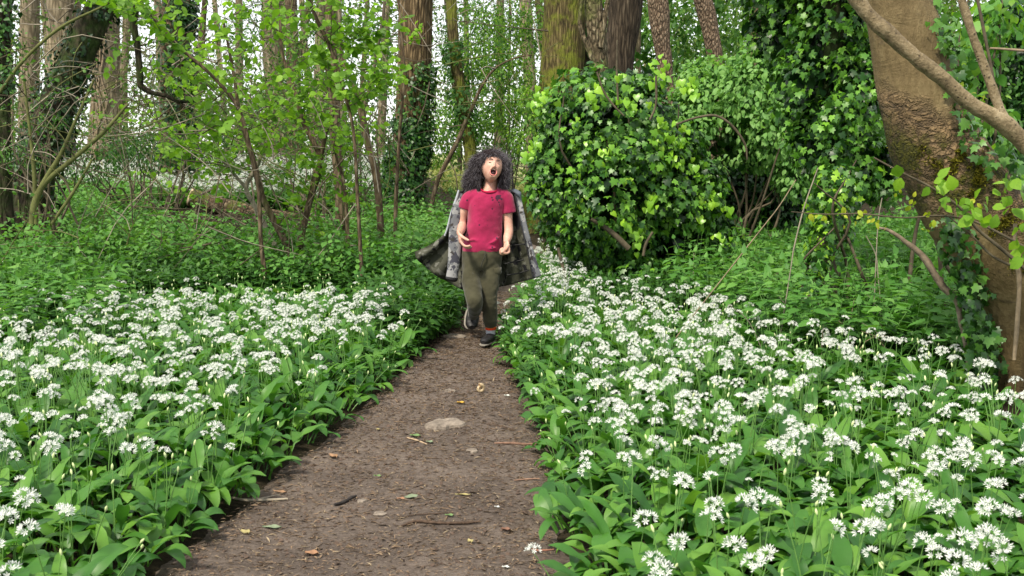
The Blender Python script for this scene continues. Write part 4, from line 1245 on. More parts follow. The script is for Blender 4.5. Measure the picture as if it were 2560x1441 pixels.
# bed outlines in metres: points of the plant canopy seen in the photograph, taken down to the ground
def canopy(pix, h=.24):
    return np.array([ground(a, b, h)[:2] for a, b in pix])
PS = [(float(interp(LEFT, y_)) - .02, y_) for y_ in np.arange(2.2, 7.9, .2)]
PR = [(float(interp(RIGHT, y_)) + .02, y_) for y_ in np.arange(2.2, 8.2, .2)]
LB = np.vstack([canopy([(-900, 1750)]), PS]); LB = np.vstack([LB, canopy([ (1120, 730), (980, 712), (780, 705), (560, 708), (330, 715), (150, 735), (-100, 760), (-900, 790)])])
RB = np.vstack([PR, canopy([(1330, 620), (1420, 610), (1450, 690), (1480, 745), (1800, 762), (1930, 845), (2200, 872), (2400, 880), (2500, 985), (2700, 1010), (3700, 1150), (3700, 1750)])])
def inside(poly, x, y):
    r = np.zeros(len(x), bool)
    n = len(poly)
    for i in range(n):
        x1, y1 = poly[i]; x2, y2 = poly[(i + 1) % n]
        c = ((y1 > y) != (y2 > y)) & (x < (x2 - x1) * (y - y1) / (y2 - y1 + 1e-12) + x1)
        r ^= c
    return r
def project(x, y, z):
    """pixel of a world point in the photograph"""
    dz = z - CAM_H
    dep = y * CP - dz * SP
    up = y * SP + dz * CP
    return 1280 + F * x / dep, 720.5 - F * up / dep

def fill(poly, dens, lo, hi):
    area = (hi[0] - lo[0]) * (hi[1] - lo[1])
    n = int(area * dens)
    # jittered grid keeps plants from piling up
    g = 1 / math.sqrt(dens)
    gx, gy = np.meshgrid(np.arange(lo[0], hi[0], g), np.arange(lo[1], hi[1], g))
    x = gx.ravel() + rng.uniform(-.5, .5, gx.size) * g; y = gy.ravel() + rng.uniform(-.5, .5, gx.size) * g
    k = inside(poly, x, y)
    x, y = x[k], y[k]
    px, py = project(x, y, y * 0 + .25)
    k = (px > -800) & (px < 3500) & (py < 1750)
    return x[k], y[k]

SYCB = SP_[-2][:2]
def beds():
    out = []
    for side, poly in ((0, LB), (1, RB)):
        x, y = fill(poly, 112, poly.min(0), poly.max(0))
        k = path_d(x, y) > np.where(side == 0, .045, .03)
        k &= (np.hypot(x - SYCB[0], y - SYCB[1]) > .3)
        x, y = x[k], y[k]
        px, py = project(x, y, y * 0 + .33)
        d = path_d(x, y)
        P2 = np.stack([x, y, x * 0], -1)
        pat = wob(P2, 2.3, 4) * .5 + .5 * wob(P2, 5.1, 9)
        if side == 0:
            # flowers thick in the back of the left bed, few at the near and path edge
            band = smooth(1130, 1000, py + (px - 500) * .10) 
            f = .41 * band * smooth(.05, .30, d) + .05
            f *= np.where(px > 960, .25, 1) * np.where((py < 790) & (px < 170), .15, 1)
            f = np.where((px > 700) & (py > 960), f * .45, f)
            f = f * smooth(720, 735, py + 0 * px) + 0
            f = np.where((px < 400) & (py > 1180), .30, f)
            f = np.maximum(f, .15 * smooth(1500, 1200, px * 0 + 1300) * (px < 500))
        else:
            f = .45 * smooth(.03, .30, d) * (1 - .12 * smooth(1050, 1350, py)) + .03
            f *= np.where((px > 1850) & (py < 850), .3, 1)
            f *= np.where((px > 2300) & (py < 960), .5, 1)
        f = f * (1 + .85 * pat)
        z = gz(x, y)
        out.append((side, x, y, z, f, d, px, py))
    return out

fl = 0
indiv = []
rest = {0: [], 1: []}
allg = beds()
for side, x, y, z, f, d, px, py in allg:
    for k in range(len(x)):
        flower = R.random() < f[k]
        depth = y[k]
        vis = (px[k] > -30) and (px[k] < 2590) and (py[k] < 1475)
        indiv.append([depth if vis else 999, side, x[k], y[k], z[k], flower, d[k]])
indiv.sort(key=lambda a: a[0])
near = indiv[:290]
for r_ in indiv[290:]:
    rest[r_[1]].append(r_)

def lean_of(x, y, d, side):
    """plants at the path edge lean out over the path; everything leans a little to the light"""
    e = float(1 - smooth(.0, .22, d)) * .45
    sx = 1 if side == 0 else -1
    return e * sx

for side, rr_ in rest.items():
    pos, rot, scl, idx = [], [], [], []
    for dpt, s_, x, y, z, flower, d in rr_:
        e = lean_of(x, y, d, s_)
        q = Matrix.Rotation(e + R.gauss(0, .07), 3, 'Y') @ Matrix.Rotation(R.gauss(.03, .08), 3, 'X') @ Matrix.Rotation(R.uniform(0, 6.28), 3, 'Z')
        pos.append((x, y, z - .005)); rot.append(tuple(q.to_euler())); scl.append(R.uniform(.8, 1.12) * (1 - .25 * float(1 - smooth(0, .12, d))))
        idx.append(NLF + R.randrange(len(PF)) if flower else R.randrange(NLF))
    scatter('wild_garlic', GP, pos, rot, scl, idx, ('carpet of white-flowered wild garlic left of the path, beyond the nearest plants', 'carpet of white-flowered wild garlic right of the path, beyond the nearest plants')[side])

ZN = ('deep in the bed', 'on the path edge', 'at the view bottom')
LABS = {(0, 'f'): 'nearby wild garlic plant in white flower left of the path', (0, 'b'): 'nearby wild garlic plant in pale bud left of the path', (0, 'l'): 'nearby wild garlic plant without flowers left of the path',
        (1, 'f'): 'nearby wild garlic plant in white flower right of the path', (1, 'b'): 'nearby wild garlic plant in pale bud right of the path', (1, 'l'): 'nearby wild garlic plant without flowers right of the path'}
for dpt, s_, x, y, z, flower, d in near:
    kind = 'f' if flower else ('b' if R.random() < (.42 if s_ == 0 else .22) else 'l')
    zn = ZN[2] if y < 3.35 else (ZN[1] if d < .22 else ZN[0])
    lab = LABS[(s_, kind)] + ' ' + zn
    e = lean_of(x, y, d, s_)
    t = bpy.data.objects.new('wild_garlic_plant', None); t.empty_display_size = .05
    t.location = (x, y, z - .005)
    t.rotation_euler = (Matrix.Rotation(e + R.gauss(0, .07), 3, 'Y') @ Matrix.Rotation(R.gauss(.03, .08), 3, 'X') @ Matrix.Rotation(R.uniform(0, 6.28), 3, 'Z')).to_euler()
    s = R.uniform(.82, 1.04) * (1 - .25 * float(1 - smooth(0, .12, d)))
    t.scale = (s, s, s)
    col.objects.link(t)
    tag(t, lab, 'wild garlic', lab.replace('nearby wild garlic plant', 'nearby wild garlic plants'))
    for k in range(5 if kind != 'f' else 4):
        o = bpy.data.objects.new('leaf', R.choice(LEAFM))
        o.rotation_euler = (0, 0, R.uniform(0, 6.28)); o.location = (R.uniform(-.025, .025), R.uniform(-.025, .025), 0)
        q = R.uniform(.85, 1.2); o.scale = (q, q, q); o.parent = t; col.objects.link(o)
    if kind != 'l':
        for k in range(R.choice([1, 1, 2]) if kind == 'f' else R.choice([1, 2])):
            me, tip = R.choice(SCM)
            h = .30 * R.uniform(.8, 1.15)
            o = bpy.data.objects.new('flower_stem', me)
            az = R.uniform(0, 6.28); o.rotation_euler = (0, 0, az); o.scale = (h, h, h); o.parent = t; col.objects.link(o)
            hd = bpy.data.objects.new('flower_head' if kind == 'f' else 'flower_bud', R.choice(HEADM) if kind == 'f' else BUDM)
            hd.location = tuple(tip); hd.scale = (1 / h,) * 3; hd.rotation_euler = (R.gauss(0, .25), R.gauss(0, .25), R.uniform(0, 6))
            hd.parent = o; col.objects.link(hd)

# distant garlic on the rise at the left, and by the far path
def rect(n, x0, x1, y0, y1):
    return rng.uniform(x0, x1, n), rng.uniform(y0, y1, n)
x, y = rect(15000, -13, 0, 18.0, 31)
px, py = project(x, y, gz(x, y) + .3)
k = (px > -100) & (px < 1000) & ((px > 380) | (py < 470)) & (path_d(x, y) > .5) & (wob(np.stack([x, y, x * 0], -1), .9, 3) > -.5)
x, y = x[k], y[k]
scatter('distant_wild_garlic', GP, np.stack([x, y, gz(x, y)], -1), np.stack([rng.normal(0, .1, len(x)), rng.normal(0, .1, len(x)), rng.uniform(0, 6, len(x))], -1),
        rng.uniform(1.15, 1.6, len(x)), np.where(rng.random(len(x)) < .85, NLF + rng.integers(0, len(PF), len(x)), rng.integers(0, NLF, len(x))), 'white drift of wild garlic far back on the rise behind the log')

# ------------------------------------------------------------------ nettles, bramble and low herbs
def herb(h, nodes, L_, tm, mats, pairs=2, spread=1.0, stem=.0022, lean=.12, droop=.35, tint=.5, bush=1):
    mb = MB()
    for b in range(bush):
        a_ = R.uniform(0, 6.28)
        tip = np.array([math.cos(a_) * lean * h * 2, math.sin(a_) * lean * h * 2, h * R.uniform(.8, 1.1)])
        base = np.array([R.gauss(0, .03) * bush, R.gauss(0, .03) * bush, 0])
        pts = [base, base + tip * [.3, .3, .5], base + tip]
        tube(mb, pts, [stem * 1.3, stem, stem * .5], n=5, sides=3, mat=1, tint=.3, cap=False)
        C = catmull(pts, 20)
        pos, fwd, nr, sz = [], [], [], []
        for k in range(nodes):
            t_ = .3 + .7 * (k + .5) / nodes
            c = C[min(19, int(t_ * 19))]
            az = k * 1.57 + R.uniform(-.3, .3)
            for j in range(pairs):
                a2 = az + j * 2 * math.pi / pairs
                d = np.array([math.cos(a2), math.sin(a2), -droop + .5 * t_ * R.random()])
                ll = L_ * (1.15 - .5 * t_) * R.uniform(.8, 1.2)
                pos.append(c + d * .012); fwd.append(d); nr.append([R.gauss(0, .2), R.gauss(0, .2), 1]); sz.append(ll)
        pos.append(C[-1]); fwd.append([.3, .1, .6]); nr.append([-.6, 0, .6]); sz.append(L_ * .5)
        leaves(mb, tm, np.array(pos), norm(np.array(fwd)), norm(np.array(nr)), np.array(sz), np.clip(rng.normal(tint, .15, len(pos)), 0, 1), 0)
    return mb.mesh('herb', mats)
NP = [herb(R.uniform(.4, .6), 6, .115, NETTLE, [NETTLE_M, STEM], 2, tint=.55) for _ in range(5)]
MP = [herb(R.uniform(.22, .32), 5, .085, OVAL, [MIDGR, STEM], 3, tint=.3, droop=.15) for _ in range(4)]  # dark green herbs, tint lowered to paint the shade band behind the bed
BP = [herb(R.uniform(.35, .62), 6, .088, BROAD, [NETTLE_M, TWIG], 3, lean=.35, tint=.6, bush=2) for _ in range(5)]

def ground_cover(name, label, protos, n, x0, x1, y0, y1, cond, s0=.8, s1=1.2, tilt=.12):
    x, y = rect(n, x0, x1, y0, y1)
    z = gz(x, y)
    px, py = project(x, y, z)
    k = (px > -700) & (px < 3500) & cond(x, y, px, py) & (path_d(x, y) > .03) & ~((px > 2430) & (px < 2900) & (y < 5.7))
    x, y, z = x[k], y[k], z[k]
    m = len(x)
    scatter(name, protos, np.stack([x, y, z], -1), np.stack([rng.normal(0, tilt, m), rng.normal(0, tilt, m), rng.uniform(0, 6.28, m)], -1), rng.uniform(s0, s1, m), rng.integers(0, len(protos), m), label)

inb = lambda x, y: inside(LB, x, y) | inside(RB, x, y)
ground_cover('nettle_patch', 'bed of light green nettles between the ivy mound and the sycamore', NP, 4600, 1.2, 9, 4.2, 13,
    lambda x, y, px, py: (px > 1700) & ~inb(x, y) & (py > 560))
ground_cover('nettle_fringe', 'nettles and soft herbs low between the ivy mound and the right-hand trees', MP, 5200, .6, 7, 5.0, 15,
    lambda x, y, px, py: (px > 1420) & ~inb(x, y))
ground_cover('bramble_undergrowth', 'tangle of low brambles and leafy herbs behind the wild garlic on the left', BP, 5600, -8, -.3, 9.2, 19,
    lambda x, y, px, py: (px < 1130) & (wob(np.stack([x, y, x * 0], -1), 1.6, 8) > -.25 + .35 * (y < 11)) & ((y < 15.5) | (px < 330) | (rng.random(len(x)) < .4)) & ~((px > 380) & (px < 860) & (y > 12.6) & (y < 18)) & ~inb(x, y) & ~((px > 440) & (px < 760) & (y > 15.2)), .75, 1.15, .2)
ground_cover('dark_herbs', 'low dark green leafy herbs at the back edge of the left garlic bed', MP, 5200, -6, 1, 7.0, 12,
    lambda x, y, px, py: (px < 1200) & ((~inb(x, y)) | (px > 930)) & (path_d(x, y) > .05), .85, 1.3)
ground_cover('left_corner_herbs', 'tall soft green herbs at the left edge above the flowers', NP + MP, 520, -5, -2, 6.4, 9,
    lambda x, y, px, py: (px < 300), .8, 1.1)
ground_cover('path_edge_herbs', 'small round-leaved herbs along the left edge of the path', MP, 700, -.8, .2, 4.8, 9,
    lambda x, y, px, py: (path_d(x, y) < .28), .4, .75)
ground_cover('woodland_herbs', 'low green herbs on the wood floor beside the far path', MP, 5200, -7, 8, 12, 34,
    lambda x, y, px, py: (px > 940) & (px < 2100) & (path_d(x, y) > .25), .7, 1.2)
ground_cover('far_grass', 'bright rough grass at the edge of the meadow', [herb(.35, 6, .12, NARROW, [FIELD, FIELD], 3, tint=.6) for _ in range(3)], 4500, -12, 4, 33, 52,
    lambda x, y, px, py: (px > 850) & (px < 1450), .8, 1.3)

# ------------------------------------------------------------------ the child
D0 = 7.3
MP_ = D0 / F
def B(px, py, dd=0.0):
    return at(px, py, D0 + dd)
person = thing('person', 'shouting child in a crimson T-shirt, olive trousers and camouflage coat running up the path', 'person', ground(1222, 860))

def remesh(o, vox, smooth_it=0, disp=None):
    m = o.modifiers.new('remesh', 'REMESH'); m.mode = 'VOXEL'; m.voxel_size = vox; m.use_smooth_shade = True
    if smooth_it:
        s = o.modifiers.new('smooth', 'SMOOTH'); s.iterations = smooth_it; s.factor = .5
    for k, (size, st) in enumerate(disp or []):
        tx = bpy.data.textures.new('folds', 'CLOUDS'); tx.noise_scale = size; tx.noise_depth = 1
        d = o.modifiers.new('folds', 'DISPLACE'); d.texture = tx; d.strength = st; d.mid_level = .5
        d.texture_coords = 'LOCAL'
    return o

def skin_mat():
    m = Mat('skin', .5, .35)
    n = m.noise(14, 4, .6, m.coords())
    m.color(m.ramp(n, [(.35, (.46, .245, .18, 1)), (.65, (.60, .36, .275, 1))]))
    m.b.inputs['Subsurface Weight'].default_value = .12
    m.b.inputs['Subsurface Radius'].default_value = (.02, .008, .004)
    return m.m
SKIN = skin_mat()

def ring_loft(mb, rings, sides=32, mat=0):
    """rings: (centre, rx, ry) stacked; closed at both ends"""
    a = np.linspace(0, 2 * math.pi, sides, endpoint=False)
    C = np.array([r[0] for r in rings]); n = 6 * (len(rings) - 1) + 1
    CC = catmull(C, n)
    rx = catmull(np.array([[r[1], r[2], 0] for r in rings]), n)
    V = CC[:, None] + np.stack([rx[:, 0, None] * np.cos(a)[None], rx[:, 1, None] * np.sin(a)[None], np.zeros((n, sides))], -1)
    V = V.reshape(-1, 3)
    i = np.arange(n - 1)[:, None] * sides; j = np.arange(sides)[None]; k = (j + 1) % sides
    mb.add(V, np.stack([i + j, i + k, i + sides + k, i + sides + j], -1).reshape(-1, 4), mat)
    v2 = np.vstack([V[:sides], CC[:1], V[-sides:], CC[-1:]])
    mb.add(v2, [(sides, (x + 1) % sides, x) for x in range(sides)] + [(2 * sides + 1, sides + 1 + x, sides + 1 + (x + 1) % sides) for x in range(sides)], mat)

def hand(mb, W, u, v, n, curl, thumb, s=1.0, tfold=(.55, .5)):
    """palm and five fingers; u towards the fingers, v from index to little finger, n the side the fingers curl to"""
    W, u, v, n = [np.asarray(x, float) for x in (W, norm(np.array(u, float)), norm(np.array(v, float)), norm(np.array(n, float)))]
    tube(mb, [W - u * .01, W + u * .02 * s, W + u * .05 * s, W + u * .072 * s], [.019 * s, .027 * s, .033 * s, .030 * s], n=14, sides=16, up=n, ell=.45)
    for k, (off, l) in enumerate([(-.023, .92), (-.008, 1.0), (.008, .95), (.022, .76)]):
        p = W + u * .066 * s + v * off * s
        pts = [W + u * .035 * s + v * off * .8 * s, p]
        for a, L_ in zip(curl, (.036, .024, .02)):
            p = p + (u * math.cos(a) + n * math.sin(a)) * L_ * l * s
            pts.append(p)
        tube(mb, pts, [.0085 * s, .0086 * s, .0080 * s, .0072 * s, .0055 * s], n=16, sides=10)
    t0 = W + u * .02 * s - v * .02 * s
    td = norm(u * thumb[0] - v * thumb[1] + n * thumb[2])
    t1 = t0 + td * .034 * s
    t2 = t1 + norm(td + v * tfold[0] + n * .2) * .027 * s
    t3 = t2 + norm(td + v * tfold[0] * 1.8 + n * tfold[1]) * .02 * s
    tube(mb, [t0, t1, t2, t3], [.013 * s, .0105 * s, .009 * s, .0065 * s], n=14, sides=10)

# head in its own frame, then turned up and to the side
HC = B(1230, 418, .015)
RH = np.array(Matrix.Rotation(math.radians(11), 3, 'Z') @ Matrix.Rotation(math.radians(9), 3, 'Y') @ Matrix.Rotation(math.radians(-17), 3, 'X'))
def H(p):
    return HC + 0.91 * (np.asarray(p, float) @ RH.T)
nt, npz = 150, 110
th = np.linspace(0, 2 * math.pi, nt, endpoint=False)
ph = np.linspace(.02, math.pi - .02, npz)
TH, PH = np.meshgrid(th, ph)
x, y, z = np.sin(PH) * np.cos(TH), np.sin(PH) * np.sin(TH), np.cos(PH)
wz = 1 - .22 * smooth(-.15, -1.0, z) + .02 * smooth(0, .5, z)
X = x * .079 * wz
Y = y * .094 * (1 - .10 * smooth(-.3, -1, z)) - .012 * smooth(-.2, -1, z) * (y < 0)
Z = z * .112 - .006 * smooth(-.3, -1, z)
front = np.clip(-y, 0, 1) ** .7
g = lambda cx, cz, sx, sz: np.exp(-((X - cx) / sx) ** 2 - ((Z - cz) / sz) ** 2) * front
Yd = 0
Yd = Yd + .010 * (g(-.030, .014, .017, .011) + g(.030, .014, .017, .011))     # eye sockets
Yd = Yd - .004 * (g(-.030, .012, .010, .006) + g(.030, .012, .010, .006))     # closed lids
Yd = Yd - .006 * g(0, .034, .04, .009)                                         # brow
Yd = Yd - .013 * g(0, -.022, .009, .011) - .012 * g(0, -.004, .007, .022) - .008 * (g(-.011, -.027, .006, .006) + g(.011, -.027, .006, .006))
Yd = Yd - .006 * (g(-.038, -.022, .018, .018) + g(.038, -.022, .018, .018))   # cheeks
Yd = Yd - .010 * g(0, -.100, .020, .012)                                       # chin
e = np.sqrt((X / .025) ** 2 + ((Z + .064) / .029) ** 2)
Yd = Yd - .006 * np.exp(-((e - 1.15) / .28) ** 2) * front                      # lips
Yd = Yd + .040 * (1 - smooth(.72, 1.0, e)) * (y < 0)                           # open mouth
V = np.stack([X, Y + Yd, Z], -1).reshape(-1, 3)
V = np.vstack([V, [[0, 0, .112]], [[0, 0, -.118]]])
i = np.arange(npz - 1)[:, None] * nt; j = np.arange(nt)[None]; k = (j + 1) % nt
hq = np.stack([i + j, i + nt + j, i + nt + k, i + k], -1).reshape(-1, 4)
ht = [(nt * npz, q_, (q_ + 1) % nt) for q_ in range(nt)] + [(nt * npz + 1, (npz - 1) * nt + (q_ + 1) % nt, (npz - 1) * nt + q_) for q_ in range(nt)]
body = MB()
body.add(H(V), hq); body.add(H(V), ht)
for sx in (-1, 1):    # ears
    tube(body, [H((sx * .072, .005, .012)), H((sx * .080, .012, .006)), H((sx * .080, .012, -.014)), H((sx * .070, .004, -.026))], [.006, .009, .008, .004], sides=8)
tube(body, [B(1222, 500, .05), B(1223, 480, .06), B(1226, 462, .07), B(1229, 440, .07)], [.062, .050, .045, .042], n=16, sides=24)
# torso, pelvis and legs under the clothes
ring_loft(body, [(B(1222, 478, .05), .062, .055), (B(1221, 494, .05), .125, .065), (B(1216, 530, .05), .112, .08), (B(1210, 580, .05), .105, .08), (B(1206, 625, .05), .115, .085), (B(1206, 655, .05), .12, .085)])
AL = [B(1180, 496, .04), B(1163, 520, .05), B(1156, 545, .06), B(1155, 566, .04), B(1152, 577, -.07), B(1149, 584, -.14)]
tube(body, AL, [.040, .036, .031, .031, .029, .021], n=40, sides=20)
AR = [B(1258, 498, .04), B(1267, 520, .05), B(1270, 550, .05), B(1272, 578, .03), B(1269, 594, -.02), B(1266, 608, -.06)]
tube(body, AR, [.042, .038, .033, .032, .031, .021], n=40, sides=20)
LG1 = [B(1184, 650, .04), B(1180, 700, -.02), B(1184, 738, -.10), B(1187, 756, -.11), B(1187, 772, .0), B(1185, 790, .18)]
LG2 = [B(1228, 650, .04), B(1226, 705, .0), B(1224, 750, -.01), B(1226, 790, .03), B(1227, 840, .06)]
tube(body, LG1, [.05, .04, .03, .026, .024, .022], n=40, sides=18)
tube(body, LG2, [.05, .045, .035, .03, .026], n=40, sides=18)
hand(body, B(1148, 582, -.14), (.22, -.35, -.9), (.10, .92, -.35), (.97, -.05, .22), (.45, 1.15, 1.75), (.75, .35, .55), 1.12, (.1, .3))
hand(body, B(1266, 605, -.06), (.04, -.30, -1.0), (-.55, .80, -.2), (-.82, -.57, .1), (1.25, 2.75, 3.7), (.75, .2, .6), 1.15, (.35, .9))
bo = body.part('body', [SKIN], person)
remesh(bo, .0038, 2)

# face details
v = MB(); a = np.linspace(0, 2 * math.pi, 33)
LIPS = simple('lip', (.56, .17, .15, 1), .45, .4, .1)
pts = np.array([H((.025 * math.cos(q) * 1.02, -.092 + .013 * abs(math.cos(q)) + .004 * math.sin(q), -.064 + .029 * math.sin(q) * 1.0)) for q in a])
tube(v, pts, [.0036] * 33, n=65, sides=8, cap=False)
v.part('lips', [LIPS], person)
v = MB()
ring_loft(v, [(H((0, -0.048, -.082)), .010, .010), (H((0, -0.052, -.074)), .020, .014), (H((0, -0.054, -.060)), 0.024, .016), (H((0, -0.052, -.046)), .020, .014), (H((0, -0.048, -.036)), .010, .010)], 16)
v.part('mouth', [simple('mouth_inside', (.030, .004, .005, 1), .4, .4, .2)], person)
v = MB(); tube(v, [H((-.010, -.078, -.044)), H((0, -.083, -.041)), H((.010, -.078, -.044))], [.002, .0032, .002], sides=6, ell=.8)
v.part('teeth', [simple('tooth', (.75, .70, .62, 1), .3, .5, .05)], person)
HAIRD = simple('dark_hair_tone', (.035, .022, .018, 1), .6, .3, .2)
for sx in (-1, 1):
    v = MB()
    tube(v, [H((sx * .030 - .014, -.0795, .009)), H((sx * .030 - .006, -.0845, .0050)), H((sx * .030 + .006, -.0845, .0050)), H((sx * .030 + .014, -.0795, .009))], [.0016, .0028, .0028, .0014], sides=5)
    v.part('eyelashes', [HAIRD], person)
    v = MB()
    tube(v, [H((sx * .014, -.0925, .028)), H((sx * .028, -.0905, .034)), H((sx * .044, -.078, .031))], [.0022, .0026, .0014], sides=5, ell=.8)
    v.part('eyebrow', [HAIRD], person)

# T-shirt
def shirt_mat():
    m = Mat('crimson_cotton', .85, .15)
    n = m.noise(9, 4, .6, m.coords())
    c = m.ramp(n, [(.3, (.22, .008, .044, 1)), (.7, (.33, .014, .072, 1))])
    vo = m.node('ShaderNodeTexVoronoi'); vo.inputs['Scale'].default_value = 34
    m.l.new(m.coords((1, .35, 1)), vo.inputs['Vector'])
    rnd = m.node('ShaderNodeSeparateColor'); m.l.new(vo.outputs['Color'], rnd.inputs[0])
    rad = m.math('MULTIPLY', m.math('SUBTRACT', rnd.outputs[0], .62), .75)
    dots = m.math('LESS_THAN', vo.outputs['Distance'], rad)
    def blot(p, r):
        t = m.node('ShaderNodeTexCoord'); d = m.node('ShaderNodeVectorMath', operation='DISTANCE')
        mp = m.node('ShaderNodeMapping'); mp.inputs['Scale'].default_value = (1, 0, 1)
        m.l.new(t.outputs['Object'], mp.inputs[0]); m.l.new(mp.outputs[0], d.inputs[0])
        q = np.array(p) - np.array(person.location); d.inputs[1].default_value = (q[0], 0, q[2])
        w = m.math('ADD', d.outputs['Value'], m.math('MULTIPLY', m.math('SUBTRACT', m.noise(70, 3, .7, m.coords()), .5), .03))
        return m.math('LESS_THAN', w, r)
    k = m.math('MAXIMUM', dots, blot(B(1246, 493), .019))
    for q, r in ((B(1254, 498), .008), (B(1243, 500), .006), (B(1247, 506), .006), (B(1249, 512), .005), (B(1230, 494), .006), (B(1232, 500), .006), (B(1231, 522), .006)):
        k = m.math('MAXIMUM', k, blot(q, r))
    c = m.mix(k, c, (.045, .008, .025, 1))
    m.color(c); m.bump(m.noise(420, 2, .5, m.coords()), .15, .002)
    m.b.inputs['Sheen Weight'].default_value = .3
    return m.m
SHIRT = shirt_mat()
v = MB()
ring_loft(v, [(B(1223, 477, .048), .058, .050), (B(1222, 483, .045), .096, .066), (B(1221, 491, .045), .140, .080), (B(1218, 505, .045), .140, .094), (B(1214, 530, .045), .124, .102), (B(1210, 580, .045), .127, .104), (B(1207, 612, .045), .141, .108), (B(1206, 629, .045), .142, .106)], 40)
tube(v, [B(1196, 490, .045), B(1176, 496, .045), B(1165, 510, .05), B(1161, 522, .052)], [.060, .054, .048, .047], n=20, sides=24)
tube(v, [B(1240, 490, .045), B(1262, 495, .045), B(1270, 512, .045), B(1273, 532, .046)], [.060, .056, .051, .050], n=20, sides=24)
for f_ in ([(1166, 604), (1185, 600), (1204, 608)], [(1250, 590), (1235, 604), (1215, 612)], [(1195, 618), (1215, 622), (1240, 620)]):
    tube(v, [B(a_, b_, -.052 if 1180 < a_ < 1245 else -.030) for a_, b_ in f_], [.005, .011, .005], n=14, sides=8)
sh = v.part('tshirt', [SHIRT], person)
remesh(sh, .0055, 4, [(.12, .014), (.03, .004)])
v = MB()
cpt = [B(1224 + 21.5 * math.cos(q), 471.5 - 4 * math.sin(q) + 6 * max(0, -math.sin(q)), .048 + .078 * math.sin(q)) for q in np.linspace(0, 2 * math.pi, 25)]
tube(v, cpt, [.0058] * 25, n=49, sides=8, cap=False)
v.mesh
link('collar', v.mesh('collar', [simple('ribbed_collar', (.36, .012, .05, 1), .85, .1, .15)], person.location), sh)

# trousers
def cloth(name, lo, hi, scale=10, r=.9):
    m = Mat(name, r, .12)
    n = m.noise(scale, 4, .65, m.coords())
    m.color(m.ramp(n, [(.3, lo), (.7, hi)]))
    m.bump(m.noise(330, 2, .5, m.coords()), .2, .002)
    m.b.inputs['Sheen Weight'].default_value = .15
    return m.m
OLIVE = cloth('olive_jersey', (.036, .034, .019, 1), (.060, .057, .033, 1))
v = MB()
ring_loft(v, [(B(1206, 620, .045), .136, .098), (B(1206, 640, .045), .142, .108), (B(1205, 662, .045), .138, .106), (B(1205, 675, .045), .11, .09)], 36)
tube(v, [B(1182, 650, .045), B(1179, 700, -.02), B(1184, 738, -.11), B(1187, 758, -.13), B(1187, 772, .0), B(1185, 786, .16)], [.074, .068, .058, .054, .050, .042], n=50, sides=26)
tube(v, [B(1229, 650, .045), B(1226, 700, .0), B(1224, 745, -.02), B(1225, 775, .01), B(1226, 800, .035), B(1227, 815, .045)], [.074, .067, .056, .053, .048, .043], n=50, sides=26)
for f_, dd_ in (([(1208, 742), (1225, 748), (1242, 742)], -.066), ([(1207, 756), (1222, 751), (1240, 758)], -.062), ([(1210, 768), (1225, 766), (1240, 772)], -.048), ([(1213, 802), (1226, 806), (1240, 801)], -.008), ([(1212, 790), (1226, 793), (1238, 788)], -.012),
               ([(1168, 742), (1180, 749), (1198, 745)], -.160), ([(1170, 756), (1184, 760), (1200, 756)], -.172), ([(1206, 690), (1210, 720), (1208, 745)], -.052)):
    tube(v, [B(a_, b_, dd_ + (.012 if k_ != 1 else 0)) for k_, (a_, b_) in enumerate(f_)], [.006, .013, .006], n=14, sides=8)
tr = v.part('trousers', [OLIVE], person)
remesh(tr, .006, 3, [(.13, .018), (.04, .008)])
def flap(cx, cy, dd, w, h, nx):
    mb = MB()
    P_, N_ = B(cx, cy, dd), norm(np.array(nx, float))
    X_ = norm(np.cross([0, 0, 1], N_)); Z_ = np.cross(N_, X_)
    vs = []
    for zz, ww in ((h / 2, w / 2), (-h * .25, w / 2), (-h / 2, w * .36)):
        for xx in (-1, -.33, .33, 1):
            vs.append(P_ + X_ * xx * ww + Z_ * zz + N_ * (.004 if abs(xx) < .5 else -.006))
    vs = np.array(vs); n = len(vs)
    f = [(r * 4 + c, r * 4 + c + 1, r * 4 + c + 5, r * 4 + c + 4) for r in range(2) for c in range(3)]
    mb.add(np.vstack([vs, vs - N_ * .012]), f + [tuple(q + n for q in reversed(g_)) for g_ in f] +
           [(c, c + n, c + 1 + n, c + 1) for c in range(3)] + [(8 + c + 1, 8 + c + 1 + n, 8 + c + n, 8 + c) for c in range(3)] + [(0, 4, 4 + n, n), (4, 8, 8 + n, 4 + n), (3, 3 + n, 7 + n, 7), (7, 7 + n, 11 + n, 11)])
    return link('pocket_flap', mb.mesh('pocket_flap', [OLIVE], person.location), tr)
flap(1168, 690, -.045, .085, .05, (-.75, -.7, .1))
flap(1248, 678, -.015, .085, .05, (.85, -.55, .1))
v = MB(); tube(v, [B(1213, 628, -.075), B(1212, 642, -.082), B(1206, 655, -.08), B(1203, 668, -.075)], [.004, .0045, .0045, .005], sides=6)
link('drawstring', v.mesh('drawstring', [cloth('drawstring_cord', (.02, .02, .015, 1), (.05, .05, .035, 1))], person.location), tr)

